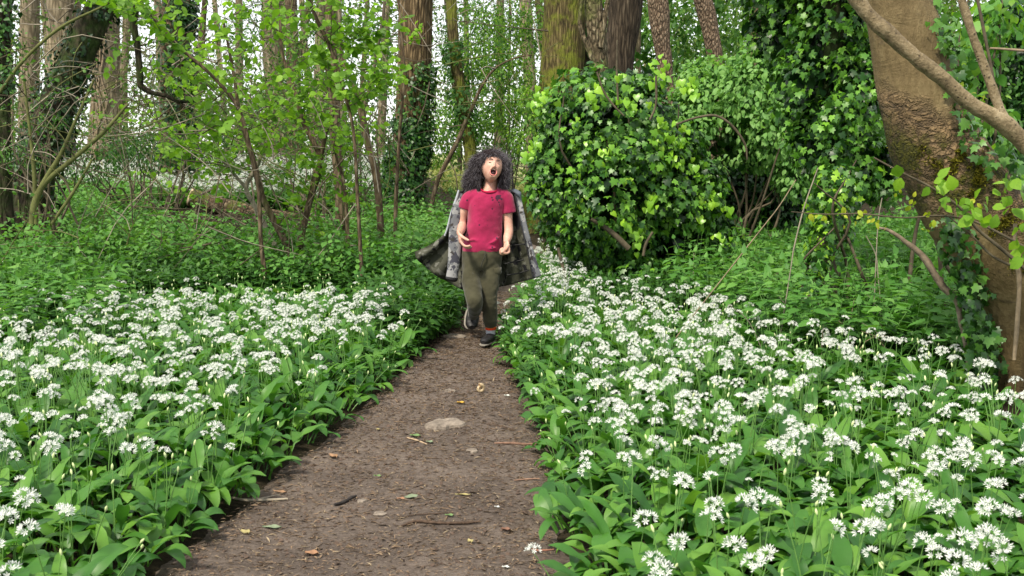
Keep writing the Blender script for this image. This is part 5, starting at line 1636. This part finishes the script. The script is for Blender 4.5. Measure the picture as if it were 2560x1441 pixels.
# socks and shoes
v = MB(); tube(v, [B(1227, 808, .045), B(1227, 822, .05), B(1226, 840, .055)], [.037, .035, .033], n=8, sides=18)
so = v.part('sock', [simple('grey_sock', (.42, .43, .47, 1), .9, .1, .15, 60)], person)
for yy, c in ((817.5, (.75, .14, .02, 1)), (821.5, (.62, .05, .02, 1))):
    v = MB(); tube(v, [B(1227, yy - 1.7, .047), B(1227, yy + 1.7, .048)], [.0385, .038], n=3, sides=18)
    link('stripe', v.mesh('stripe', [simple('sock_stripe', c, .9, .1, .1)], person.location), so)
SHOE = simple('black_shoe', (.012, .011, .012, 1), .55, .4, .4, 40, .2)
SOLE = simple('pale_sole', (.22, .20, .17, 1), .7, .3, .3, 40)
v = MB(); tube(v, [B(1230, 842, .12), B(1227, 843, .06), B(1219, 849, -.04), B(1211, 854, -.12), B(1208, 857, -.15)], [.030, .040, .038, .033, .016], n=24, sides=18, up=(0, 0, 1), ell=.85)
s1 = v.part('shoe', [SHOE], person)
v = MB(); tube(v, [B(1230, 853, .125), B(1226, 854, .05), B(1218, 858, -.04), B(1210, 862, -.12), B(1207, 864, -.155)], [.032, .039, .040, .036, .018], n=24, sides=18, up=(0, 0, 1), ell=.33)
link('sole', v.mesh('sole', [SOLE], person.location), s1)
v = MB(); tube(v, [B(1186, 768, .24), B(1184, 780, .26), B(1181, 797, .24), B(1179, 812, .20), B(1180, 819, .17)], [.034, .046, .050, .046, .022], n=24, sides=20, up=(.2, -1, 0), ell=.75)
s2 = v.part('shoe', [SHOE], person)
v = MB(); tube(v, [B(1184, 767, .30), B(1180, 780, .31), B(1177, 797, .285), B(1175, 813, .235), B(1178, 821, .20)], [.032, .046, .051, .047, .022], n=24, sides=20, up=(.2, -1, 0), ell=.35)
link('sole', v.mesh('sole', [SOLE], person.location), s2)
for q in range(4):
    v = MB(); tube(v, [B(1213 + q * 3 - 3, 851 - q * 2.6, -.12 + q * .035), B(1217 + q * 3, 846 - q * 2.4, -.11 + q * .035), B(1223 + q * 2, 849 - q * 2.2, -.10 + q * .035)], [.002] * 3, sides=5)
    link('lace', v.mesh('lace', [SOLE], person.location), s1)

# coat, open and flying
def camo(name, cols, scale=9):
    m = Mat(name, .8, .2)
    c = m.mix(m.ramp(m.noise(scale, 2, .5, m.coords()), [(.5, (0, 0, 0, 1)), (.505, (1, 1, 1, 1))]), cols[0], cols[1])
    n2 = m.node('ShaderNodeMapping')
    c = m.mix(m.ramp(m.noise(scale * 1.35, 3, .55, m.coords((1, 1, .8)), .6), [(.56, (0, 0, 0, 1)), (.565, (1, 1, 1, 1))]), c, cols[2])
    c = m.mix(m.ramp(m.noise(scale * 1.9, 2, .5, m.coords((1.2, 1, 1.1)), .3), [(.62, (0, 0, 0, 1)), (.625, (1, 1, 1, 1))]), c, cols[3])
    m.color(c)
    m.bump(m.noise(24, 4, .6, m.coords()), .35, .01)
    return m.m
CIN = camo('camouflage_lining', [(.032, .034, .022, 1), (.065, .066, .048, 1), (.010, .010, .012, 1), (.12, .12, .10, 1)], 9)
COUT = camo('pale_camouflage', [(.13, .135, .145, 1), (.25, .25, .25, 1), (.05, .05, .065, 1), (.035, .032, .03, 1)], 13)
def coons(top, bot, lft, rgt, nu=30, nv=30):
    T_, Bt, L_, R_ = catmull(top, nu), catmull(bot, nu), catmull(lft, nv), catmull(rgt, nv)
    u = np.linspace(0, 1, nu)[None, :, None]; w = np.linspace(0, 1, nv)[:, None, None]
    S = (1 - w) * T_[None] + w * Bt[None] + (1 - u) * L_[:, None] + u * R_[:, None] - ((1 - u) * (1 - w) * T_[0] + u * (1 - w) * T_[-1] + (1 - u) * w * Bt[0] + u * w * Bt[-1])
    return S
def sheet(S, mats, th=.006, fold=.02, nf=5, mb=None, ph=0):
    nv, nu, _ = S.shape
    u = np.linspace(0, 1, nu)[None]; w = np.linspace(0, 1, nv)[:, None]
    S = S.copy(); S[..., 1] += fold * (.3 + w) * np.sin(u * nf * 2 * math.pi + 1.5 * w + ph) + .006 * wob(S, 18, 2)
    i = np.arange(nv - 1)[:, None] * nu + np.arange(nu - 1)[None]
    q = np.stack([i, i + nu, i + nu + 1, i + 1], -1).reshape(-1, 4)
    mb = mb or MB(); mb.add(S.reshape(-1, 3), q, 0)
    return mb, S
mb, S1 = sheet(coons([B(1145, 478, .10), B(1160, 476, .13), B(1190, 478, .17), B(1212, 480, .18)],
                     [B(1036, 632, .12), B(1052, 658, .14), B(1104, 697, .17), B(1164, 726, .22), B(1206, 728, .26)],
                     [B(1145, 478, .10), B(1130, 525, .08), B(1116, 575, .08), B(1086, 606, .10), B(1036, 632, .12)],
                     [B(1212, 480, .18), B(1210, 600, .22), B(1206, 728, .26)]), None, fold=.022, nf=3.5)
mb, S2 = sheet(coons([B(1210, 480, .18), B(1250, 478, .16), B(1275, 480, .12), B(1292, 484, .06)],
                     [B(1204, 728, .26), B(1250, 718, .20), B(1300, 706, .10), B(1350, 692, .0)],
                     [B(1210, 480, .18), B(1208, 600, .22), B(1204, 728, .26)],
                     [B(1292, 484, .06), B(1309, 560, .03), B(1330, 632, .01), B(1350, 692, .0)]), None, fold=.012, nf=3, mb=mb)
co = mb.part('coat', [CIN], person)
sm = co.modifiers.new('thick', 'SOLIDIFY'); sm.thickness = .008; sm.offset = 1
def sub(mbx, name, mat):
    return link(name, mbx.mesh(name, [mat], person.location), co)
# pale quilted facing along the right edge, dark zip, left facing
mb, _ = sheet(coons([B(1287, 484, .045), B(1301, 486, .045)], [B(1333, 696, -.005), B(1353, 690, -.01)],
                    [B(1287, 484, .045), B(1303, 562, .018), B(1321, 632, .0), B(1333, 696, -.005)],
                    [B(1301, 486, .045), B(1317, 560, .02), B(1335, 628, .0), B(1353, 690, -.01)], 8, 60), None, fold=.004, nf=1)
o = sub(mb, 'facing', COUT); s_ = o.modifiers.new('thick', 'SOLIDIFY'); s_.thickness = .012
v = MB(); tube(v, [B(1287, 486, .03), B(1302, 560, .0), B(1319, 632, -.015), B(1332, 694, -.02)], [.0045] * 4, n=40, sides=6); sub(v, 'zip', SHOE)
v = MB(); tube(v, [B(1276, 478, .08), B(1286, 477, .05), B(1297, 484, .03), B(1300, 492, .03)], [.010, .016, .018, .010], sides=10, ell=.6); sub(v, 'collar', simple('slate_collar', (.085, .10, .12, 1), .8, .2, .3))
for pts in ([(1262, 660, .06), (1285, 655, .035), (1310, 650, .012)], [(1268, 688, .075), (1295, 684, .045), (1322, 676, .008)], [(1282, 614, .05), (1299, 612, .02), (1312, 610, .01)]):
    v = MB(); tube(v, [B(a_, b_, c_ - .035) for a_, b_, c_ in pts], [.005] * 3, n=12, sides=6); sub(v, 'seam', simple('dark_seam', (.015, .015, .015, 1), .8))
# empty sleeve hanging at the left
v = MB(); tube(v, [B(1152, 484, .07), B(1145, 520, .05), B(1139, 570, .05), B(1137, 620, .03), B(1134, 660, .02), B(1130, 694, .01)], [.020, .040, .050, .044, .042, .044], n=50, sides=24, rough=.10, rf=16, up=(.2, -1, 0), ell=.55)
sl = v.part('empty_sleeve', [COUT], person)
v = MB(); tube(v, [B(1130, 693, .01), B(1129, 699, .01), B(1128, 703, .01)], [.043, .044, .030], n=8, sides=20, up=(.2, -1, 0), ell=.6)
link('cuff', v.mesh('cuff', [SHOE], person.location), sl)
v = MB(); tube(v, [B(1147, 476, .05), B(1140, 500, .04), B(1128, 535, .05), B(1119, 570, .06), B(1112, 590, .07)], [.007, .009, .009, .008, .006], n=30, sides=8); sub(v, 'strap', simple('silver_piping', (.35, .37, .40, 1), .6, .4))

# hair
HV = [(1228, 403, .06, 42, 35, .105), (1200, 418, .055, 27, 40, .085), (1187, 446, .06, 27, 34, .075), (1256, 424, .05, 17, 44, .085), (1258, 454, .055, 15, 27, .07), (1180, 460, .065, 20, 22, .06), (1231, 388, -.015, 25, 9, .055), (1213, 400, -.005, 8, 16, .05)]
v = MB()
for cx, cy, dd, rx, ry, rz in HV:
    c = B(cx, cy, dd + .015)
    ring_loft(v, [(c + np.array([0, 0, ry * MP_ * .88 * math.cos(q)]), rx * MP_ * .86 * math.sin(q) + .001, rz * .8 * math.sin(q) + .001) for q in np.linspace(.12, math.pi - .12, 9)], 20)
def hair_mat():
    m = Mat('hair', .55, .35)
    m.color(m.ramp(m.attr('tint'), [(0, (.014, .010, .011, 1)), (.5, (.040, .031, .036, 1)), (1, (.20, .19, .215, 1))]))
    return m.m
HAIR = hair_mat()
hb = v.part('hair', [simple('hair_shadow', (.018, .013, .013, 1), .9, .05, .3)], person)
v = MB()
n = 20000
w = np.array([a[3] * a[4] for a in HV], float); w /= w.sum()
wh = rng.choice(len(HV), n, p=w)
C = np.array([B(a[0], a[1], a[2] + .015) for a in HV])[wh]
S = np.array([[a[3] * MP_, a[5], a[4] * MP_] for a in HV])[wh]
d = norm(rv(n)); root = C + d * S * .78; Nn = norm(d / S)
L_ = rng.uniform(.025, .07, n)
dirs = norm(Nn * .55 + np.array([0, 0, -.75]) + (root - HC) * [3.2, 1.0, 1.0] + rv(n, .28))
segs = [root]
cur, dd_ = root, dirs
for s in range(5):
    dd_ = norm(dd_ + rv(n, .22) + np.array([0, 0, -.10]))
    cur = cur + dd_ * (L_ / 5)[:, None]; segs.append(cur)
segs = np.stack(segs, 1)
px_, py_ = project(segs[..., 0], segs[..., 1], segs[..., 2])
infa = (((px_ - 1231) / 22) ** 2 + ((py_ - 427.5) / 28.5) ** 2 < 1) & (segs[..., 1] < D0 + .06)
keep = ~infa.any(1) & (py_.max(1) < 486) & (segs[..., 1].min(1) > D0 - .10)
neckz = ((np.abs(px_ - 1224) < 19) & (py_ > 450) & (segs[..., 1] < D0 + .07)).any(1)
keep &= ~neckz
segs, L_, Nn = segs[keep], L_[keep], Nn[keep]; n = len(segs)
wd = norm(np.cross(segs[:, 1] - segs[:, 0], rv(n)))
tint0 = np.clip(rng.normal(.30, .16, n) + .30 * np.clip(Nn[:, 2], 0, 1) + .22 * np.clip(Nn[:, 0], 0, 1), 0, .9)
wid = np.array([.0009, .0010, .0009, .0008, .0005, .0001])
A = segs + wd[:, None] * wid[None, :, None]; Bb = segs - wd[:, None] * wid[None, :, None]
Vv = np.stack([A, Bb], 2).reshape(-1, 3)
bi = (np.arange(n) * 12)[:, None, None]
qq = np.array([[2 * s, 2 * s + 1, 2 * s + 3, 2 * s + 2] for s in range(5)])[None]
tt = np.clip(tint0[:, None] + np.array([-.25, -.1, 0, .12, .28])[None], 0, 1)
v.add(Vv, (bi + qq).reshape(-1, 4), 0, tt.ravel())
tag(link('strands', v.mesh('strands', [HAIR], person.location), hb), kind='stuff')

# ------------------------------------------------------------------ things lying on the path
def on_path(px, py):
    p = ground(px, py); p[2] = float(pz(p[0], p[1])) + .003
    return p
STONE = simple('limestone', (.185, .155, .125, 1), .9, .15, .5, 30, .8)
def stone(name, label, px, py, w, d, h, seed=0, mat=STONE, cat='stone'):
    c = on_path(px, py)
    nt_, nr = 22, 9
    a = np.linspace(0, 2 * math.pi, nt_, endpoint=False)
    Vs = []
    for k in range(nr):
        r = k / (nr - 1)
        rad = (1 - .22 * math.sin(3 * 1 + seed)) * (1 + .13 * np.sin(2 * a + seed) + .10 * np.sin(3 * a + 2 * seed) + .08 * np.sin(5 * a + 3 * seed) + .05 * np.sin(9 * a + seed))
        prof = [0, .35, .62, .82, .93, .99, 1.0, 1.0, .98][k]; z = [1, 1.0, .97, .90, .72, .35, .0, -.3, -.6][k]
        x = np.cos(a) * rad * prof * w / 2; y = np.sin(a) * rad * prof * d / 2
        z_ = np.full(nt_, z * h)
        p = np.stack([x, y, z_], -1)
        p[:, 2] += .16 * h * wob(p, 35, seed) * (k > 0)
        Vs.append(p)
    Vs = np.concatenate(Vs); Vs[:, 2] -= .45 * h
    i = np.arange(nr - 1)[:, None] * nt_; j = np.arange(nt_)[None]; k = (j + 1) % nt_
    q = np.stack([i + j, i + nt_ + j, i + nt_ + k, i + k], -1).reshape(-1, 4)
    return tag(link(name, new_mesh(name, Vs, [q], [mat], smooth_shade=False), None, c), label, cat)
stone('flat_stone', 'pale flat stone bedded in the middle of the path', 1112, 1064, .15, .17, .03, 1)
stone('flat_stone', 'dull flat stone showing in the path beyond the pale one and the yellow leaf', 1120, 980, .07, .09, .003, 2.2)
stone('small_stone', 'small grey stone lump in the path in front of the pale flat stone', 1180, 1132, .05, .06, .012, 3.1)
stone('small_stone', 'earthy flat stone left of the knotted long stick', 950, 1292, .07, .05, .003, 4.5)
stone('small_stone', 'small pale stone at the left foot of the bed behind the tall herbs', 955, 865, .07, .07, .02, 5.5)
stone('small_stone', 'small stone half buried by the black twig on the left', 905, 1258, .035, .04, .006, 6.5)
stone('flat_stone', 'flat stone slab just in front of the raised shoe of the child', 1135, 845, .13, .16, .010, 7.5)

def lay_stick(name, label, pix, r, mat, rough=.15, sides=8, branch=None):
    P_ = np.array([on_path(a, b) for a, b in pix]); P_[:, 2] += r * .7
    v = MB(); rr = [r * f for f in np.interp(np.linspace(0, 1, len(pix)), [0, .1, .5, .9, 1], [.6, 1, 1, .9, .6])]
    tube(v, P_, rr, n=44, sides=sides, rough=rough, rf=60)
    if branch:
        Q = np.array([on_path(a, b) for a, b in branch]); Q[:, 2] += r
        tube(v, Q, [r * .7, r * .5, r * .25], n=14, sides=6, rough=rough, rf=60)
    tag(link(name, v.mesh(name, [mat], P_[0]), None, P_[0]), label, 'stick')
ROT = simple('rotten_twig', (.075, .050, .035, 1), .9, .15, .5, 60, .5)
lay_stick('stick', 'long thin knotted stick lying across the path near the bottom of the view', [(1003, 1318), (1040, 1312), (1085, 1318), (1130, 1316), (1170, 1311), (1200, 1309)], .0055, ROT, .3)
lay_stick('stick', 'short black twig near the left edge of the path', [(836, 1272), (858, 1262), (876, 1254), (890, 1246)], .0075, simple('black_twig', (.03, .026, .024, 1), .85, .2, .4, 60, .4))
lay_stick('stick', 'brown stick reaching out of the right-hand bed beside the stone', [(1236, 1110), (1270, 1112), (1310, 1114), (1350, 1116)], .006, simple('brown_twig', (.16, .095, .065, 1), .85, .2, .4, 50))
lay_stick('stick', 'pale flat splinter of wood in front of the pale stone', [(1018, 1102), (1040, 1108), (1068, 1117)], .0045, simple('splinter', (.34, .25, .16, 1), .85, .2, .3, 50))
lay_stick('stick', 'thin dark twig lying beside the right edge above the brown stick', [(1215, 1063), (1250, 1070), (1290, 1080)], .003, ROT)
lay_stick('stick', 'pale broken stem sticking out under the left bed', [(560, 1247), (620, 1252), (680, 1249), (720, 1250)], .006, TWIGP, .1, 8, [(640, 1252), (668, 1244), (700, 1240)])
lay_stick('stick', 'fine dark root-like twig above the knotted stick', [(990, 1308), (1030, 1298), (1090, 1293), (1135, 1290)], .0022, ROT)
lay_stick('stick', 'reddish stalk at the right edge of the path by the lowest leaves', [(1330, 1380), (1350, 1386), (1385, 1386)], .004, simple('red_stalk', (.20, .09, .06, 1), .8))
lay_stick('stick', 'thin stick at the right edge under the middle leaves', [(1285, 1206), (1320, 1206), (1350, 1208)], .0035, simple('tan_stalk', (.20, .12, .08, 1), .8))

def curled_leaf(label, px, py, L_, w, mat, rz, curl=.3, name='fallen_leaf'):
    c = on_path(px, py)
    n = 9
    s = np.linspace(0, 1, n); wd = w / 2 * np.sin(np.pi * np.clip(s, .02, .98)) ** .7
    Vs = []
    for k in (-1, -.5, 0, .5, 1):
        z = .004 + curl * L_ * (.5 * abs(k) ** 1.5 * w / L_ + .35 * (s - .5) ** 2) + .002 * np.sin(9 * s + k * 4)
        Vs.append(np.stack([k * wd + .1 * w * np.sin(3 * s), (s - .5) * L_, z], -1))
    Vs = np.stack(Vs, 1).reshape(-1, 3)
    i = np.arange(n - 1)[:, None] * 5 + np.arange(4)[None]
    q = np.stack([i, i + 1, i + 6, i + 5], -1).reshape(-1, 4)
    tag(link(name, new_mesh(name, Vs, [q], [mat]), None, c, (0, 0, rz)), label, 'leaf')
GOLD = simple('golden_leaf', (.42, .25, .03, 1), .5, .3, .2, 60); TAN = simple('tan_leaf', (.22, .13, .07, 1), .6, .3, .3, 60)
GRN = simple('fallen_green_leaf', (.11, .18, .06, 1), .5, .3, .25, 60); PALEG = simple('grey_green_leaf', (.16, .20, .12, 1), .5, .3, .2, 60)
ORG = simple('orange_leaf', (.24, .13, .07, 1), .6, .3, .2, 60); DRY = simple('dry_leaf', (.17, .09, .06, 1), .7, .2, .3, 60); YEL = simple('lemon_leaf', (.28, .24, .10, 1), .5, .3, .15, 60)
curled_leaf('bright golden-yellow leaf beyond the pale stone', 1152, 1011, .045, .028, GOLD, 1.4, .5)
curled_leaf('tan fallen leaf curled up at the left side of the path', 832, 1146, .060, .035, TAN, .75, .5)
curled_leaf('grey-green leaf lying flat above the knotted stick', 1028, 1251, .055, .040, PALEG, -1.0, .15)
curled_leaf('bright green torn leaf in front of the pale stone', 1038, 1096, .055, .035, GRN, 1.3, .2)
curled_leaf('grey-green leaf scrap beside the pale splinter', 1074, 1111, .035, .028, PALEG, 1.2, .2)
curled_leaf('orange-brown leaf near the bottom of the path', 779, 1388, .048, .034, ORG, 1.4, .3)
curled_leaf('yellow and tan leaf at the lower left corner of the path', 612, 1345, .045, .03, YEL, .9, .3)
curled_leaf('rosy dry leaf under the edge of the left bed', 700, 1231, .06, .022, TAN, 1.3, .4)
curled_leaf('small yellow-green catkin husk right of the bottom centre', 1174, 1357, .030, .022, YEL, .5, .6)
curled_leaf('small green scrap just above the knotted stick', 1124, 1299, .035, .018, GRN, 1.4, .3)
curled_leaf('orange-brown scrap beside the grey-green leaf', 1003, 1256, .035, .02, ORG, 1.5, .3)
curled_leaf('long green and brown leaf lying right of the grey-green one', 1158, 1240, .065, .014, YEL, 1.5, .2)
curled_leaf('small green leaf at the left below the curled tan leaf', 944, 1198, .035, .018, GRN, 1.3, .3)
curled_leaf('pale green leaf flattened at the far left foot of the bed', 680, 1322, .07, .03, PALEG, 1.5, .15)
curled_leaf('cream scrap of leaf above the left shaded edge', 944, 1078, .022, .02, YEL, .3, .4)
curled_leaf('small brown curled leaf right of the knotted stick', 1265, 1326, .035, .022, DRY, 1.3, .6)
curled_leaf('white petal scrap near the right end of the knotted stick', 1243, 1275, .022, .012, PETAL, 1.2, .4)
curled_leaf('white petal scrap at the bottom of the path on the right', 1265, 1424, .026, .012, PETAL, 1.4, .3)
curled_leaf('white fallen blossom by the right edge beyond the stone', 1268, 996, .035, .02, PETAL, 1.4, .5)
# snail shell
sc_ = on_path(1200, 982)
v = MB()
for k in range(26):
    pass
a = np.linspace(0, 4.6 * math.pi, 60); r = .003 + .0145 * (a / a[-1]) ** 1.3
pts = np.stack([np.cos(a) * r, -.010 * (a / a[-1]) + .004, np.sin(a) * r + .018], -1)
tube(v, pts, [.001 + .0105 * (q / a[-1]) ** 1.2 for q in a], n=90, sides=10)
def shell():
    m = Mat('snail_shell', .35, .5)
    w = m.node('ShaderNodeTexWave'); w.inputs['Scale'].default_value = 60; w.inputs['Distortion'].default_value = 4
    m.l.new(m.coords(), w.inputs['Vector'])
    m.color(m.ramp(w.outputs['Fac'], [(.3, (.28, .17, .08, 1)), (.7, (.55, .47, .30, 1))]))
    return m.m
tag(link('snail_shell', v.mesh('snail_shell', [shell()]), None, sc_, (0, 0, .5), (1.15, 1.15, 1.15)), 'empty banded snail shell beyond the golden leaf on the path', 'shell')

# fine litter: crumbs, fibres and chips, past counting
v = MB()
LIT = [simple('litter_a', (.20, .14, .09, 1), .9, .1, .4, 40), simple('litter_b', (.12, .09, .065, 1), .9, .1, .4, 40), simple('litter_c', (.30, .24, .16, 1), .9, .1, .3, 40)]
n = 15000
y = 2.7 + 7.5 * rng.random(n) ** 1.5
u_ = rng.random(n)
x = interp(LEFT, y) * (1 - u_) + interp(RIGHT, y) * u_
for sel, sz, asp, mt in ((slice(0, 7500), (.004, .016), .22, 0), (slice(7500, 11500), (.005, .022), .16, 1), (slice(11500, 13200), (.006, .020), .15, 2), (slice(13200, 15000), (.004, .011), .7, 1)):
    X_, Y_ = x[sel], y[sel]; m = len(X_)
    P_ = np.stack([X_, Y_, pz(X_, Y_) + .0045], -1)
    fw = norm(np.stack([rng.normal(0, 1.4, m), rng.normal(0, 1, m), rng.normal(0, .15, m)], -1))
    leaves(v, t_rhomb(asp, .08), P_, fw, norm(rv(m, .25) + [0, 0, 1]), rng.uniform(*sz, m) * rng.uniform(.9, 2.1, m), .5, mt)
for m, s0, s1, mt in ((2600, .018, .042, 0), (1500, .015, .035, 2), (1500, .02, .05, 1)):
    Y_ = rng.uniform(3.2, 10, m); U_ = rng.random(m); X_ = interp(LEFT, Y_) * (1 - U_) + interp(RIGHT, Y_) * U_
    leaves(v, t_rhomb(.085, .05), np.stack([X_, Y_, pz(X_, Y_) + .005], -1), norm(np.stack([rng.normal(0, 1.6, m), rng.normal(0, 1, m), rng.normal(0, .08, m)], -1)), norm(rv(m, .25) + [0, 0, 1]), rng.uniform(s0, s1, m), .5, mt)
tag(link('leaf_litter', v.mesh('leaf_litter', LIT)), 'bark crumbs, fibres and leaf chips strewn over the path', kind='stuff')
# crumbs of earth and grit
v = MB(); m = 5200
y = 2.7 + 6.5 * rng.random(m) ** 1.5; u_ = rng.random(m)
x = interp(LEFT, y) * (1 - u_) + interp(RIGHT, y) * u_
oc = (np.array([(1, 0, 0), (0, 1, 0), (-1, 0, 0), (0, -1, 0), (0, 0, .8), (0, 0, -.5)], float), np.array([(0, 1, 4), (1, 2, 4), (2, 3, 4), (3, 0, 4)]))
leaves(v, oc, np.stack([x, y, pz(x, y) + .001], -1), norm(rv(m) * [1, 1, .2]), norm(rv(m, .3) + [0, 0, 1]), rng.gamma(2, .0018, m) + .0012, .5, 0)
tag(link('grit', v.mesh('grit', [simple('earth_crumb', (.085, .060, .046, 1), .95, .1, .5, 50)])), 'crumbs of earth and grit on the path', kind='stuff')
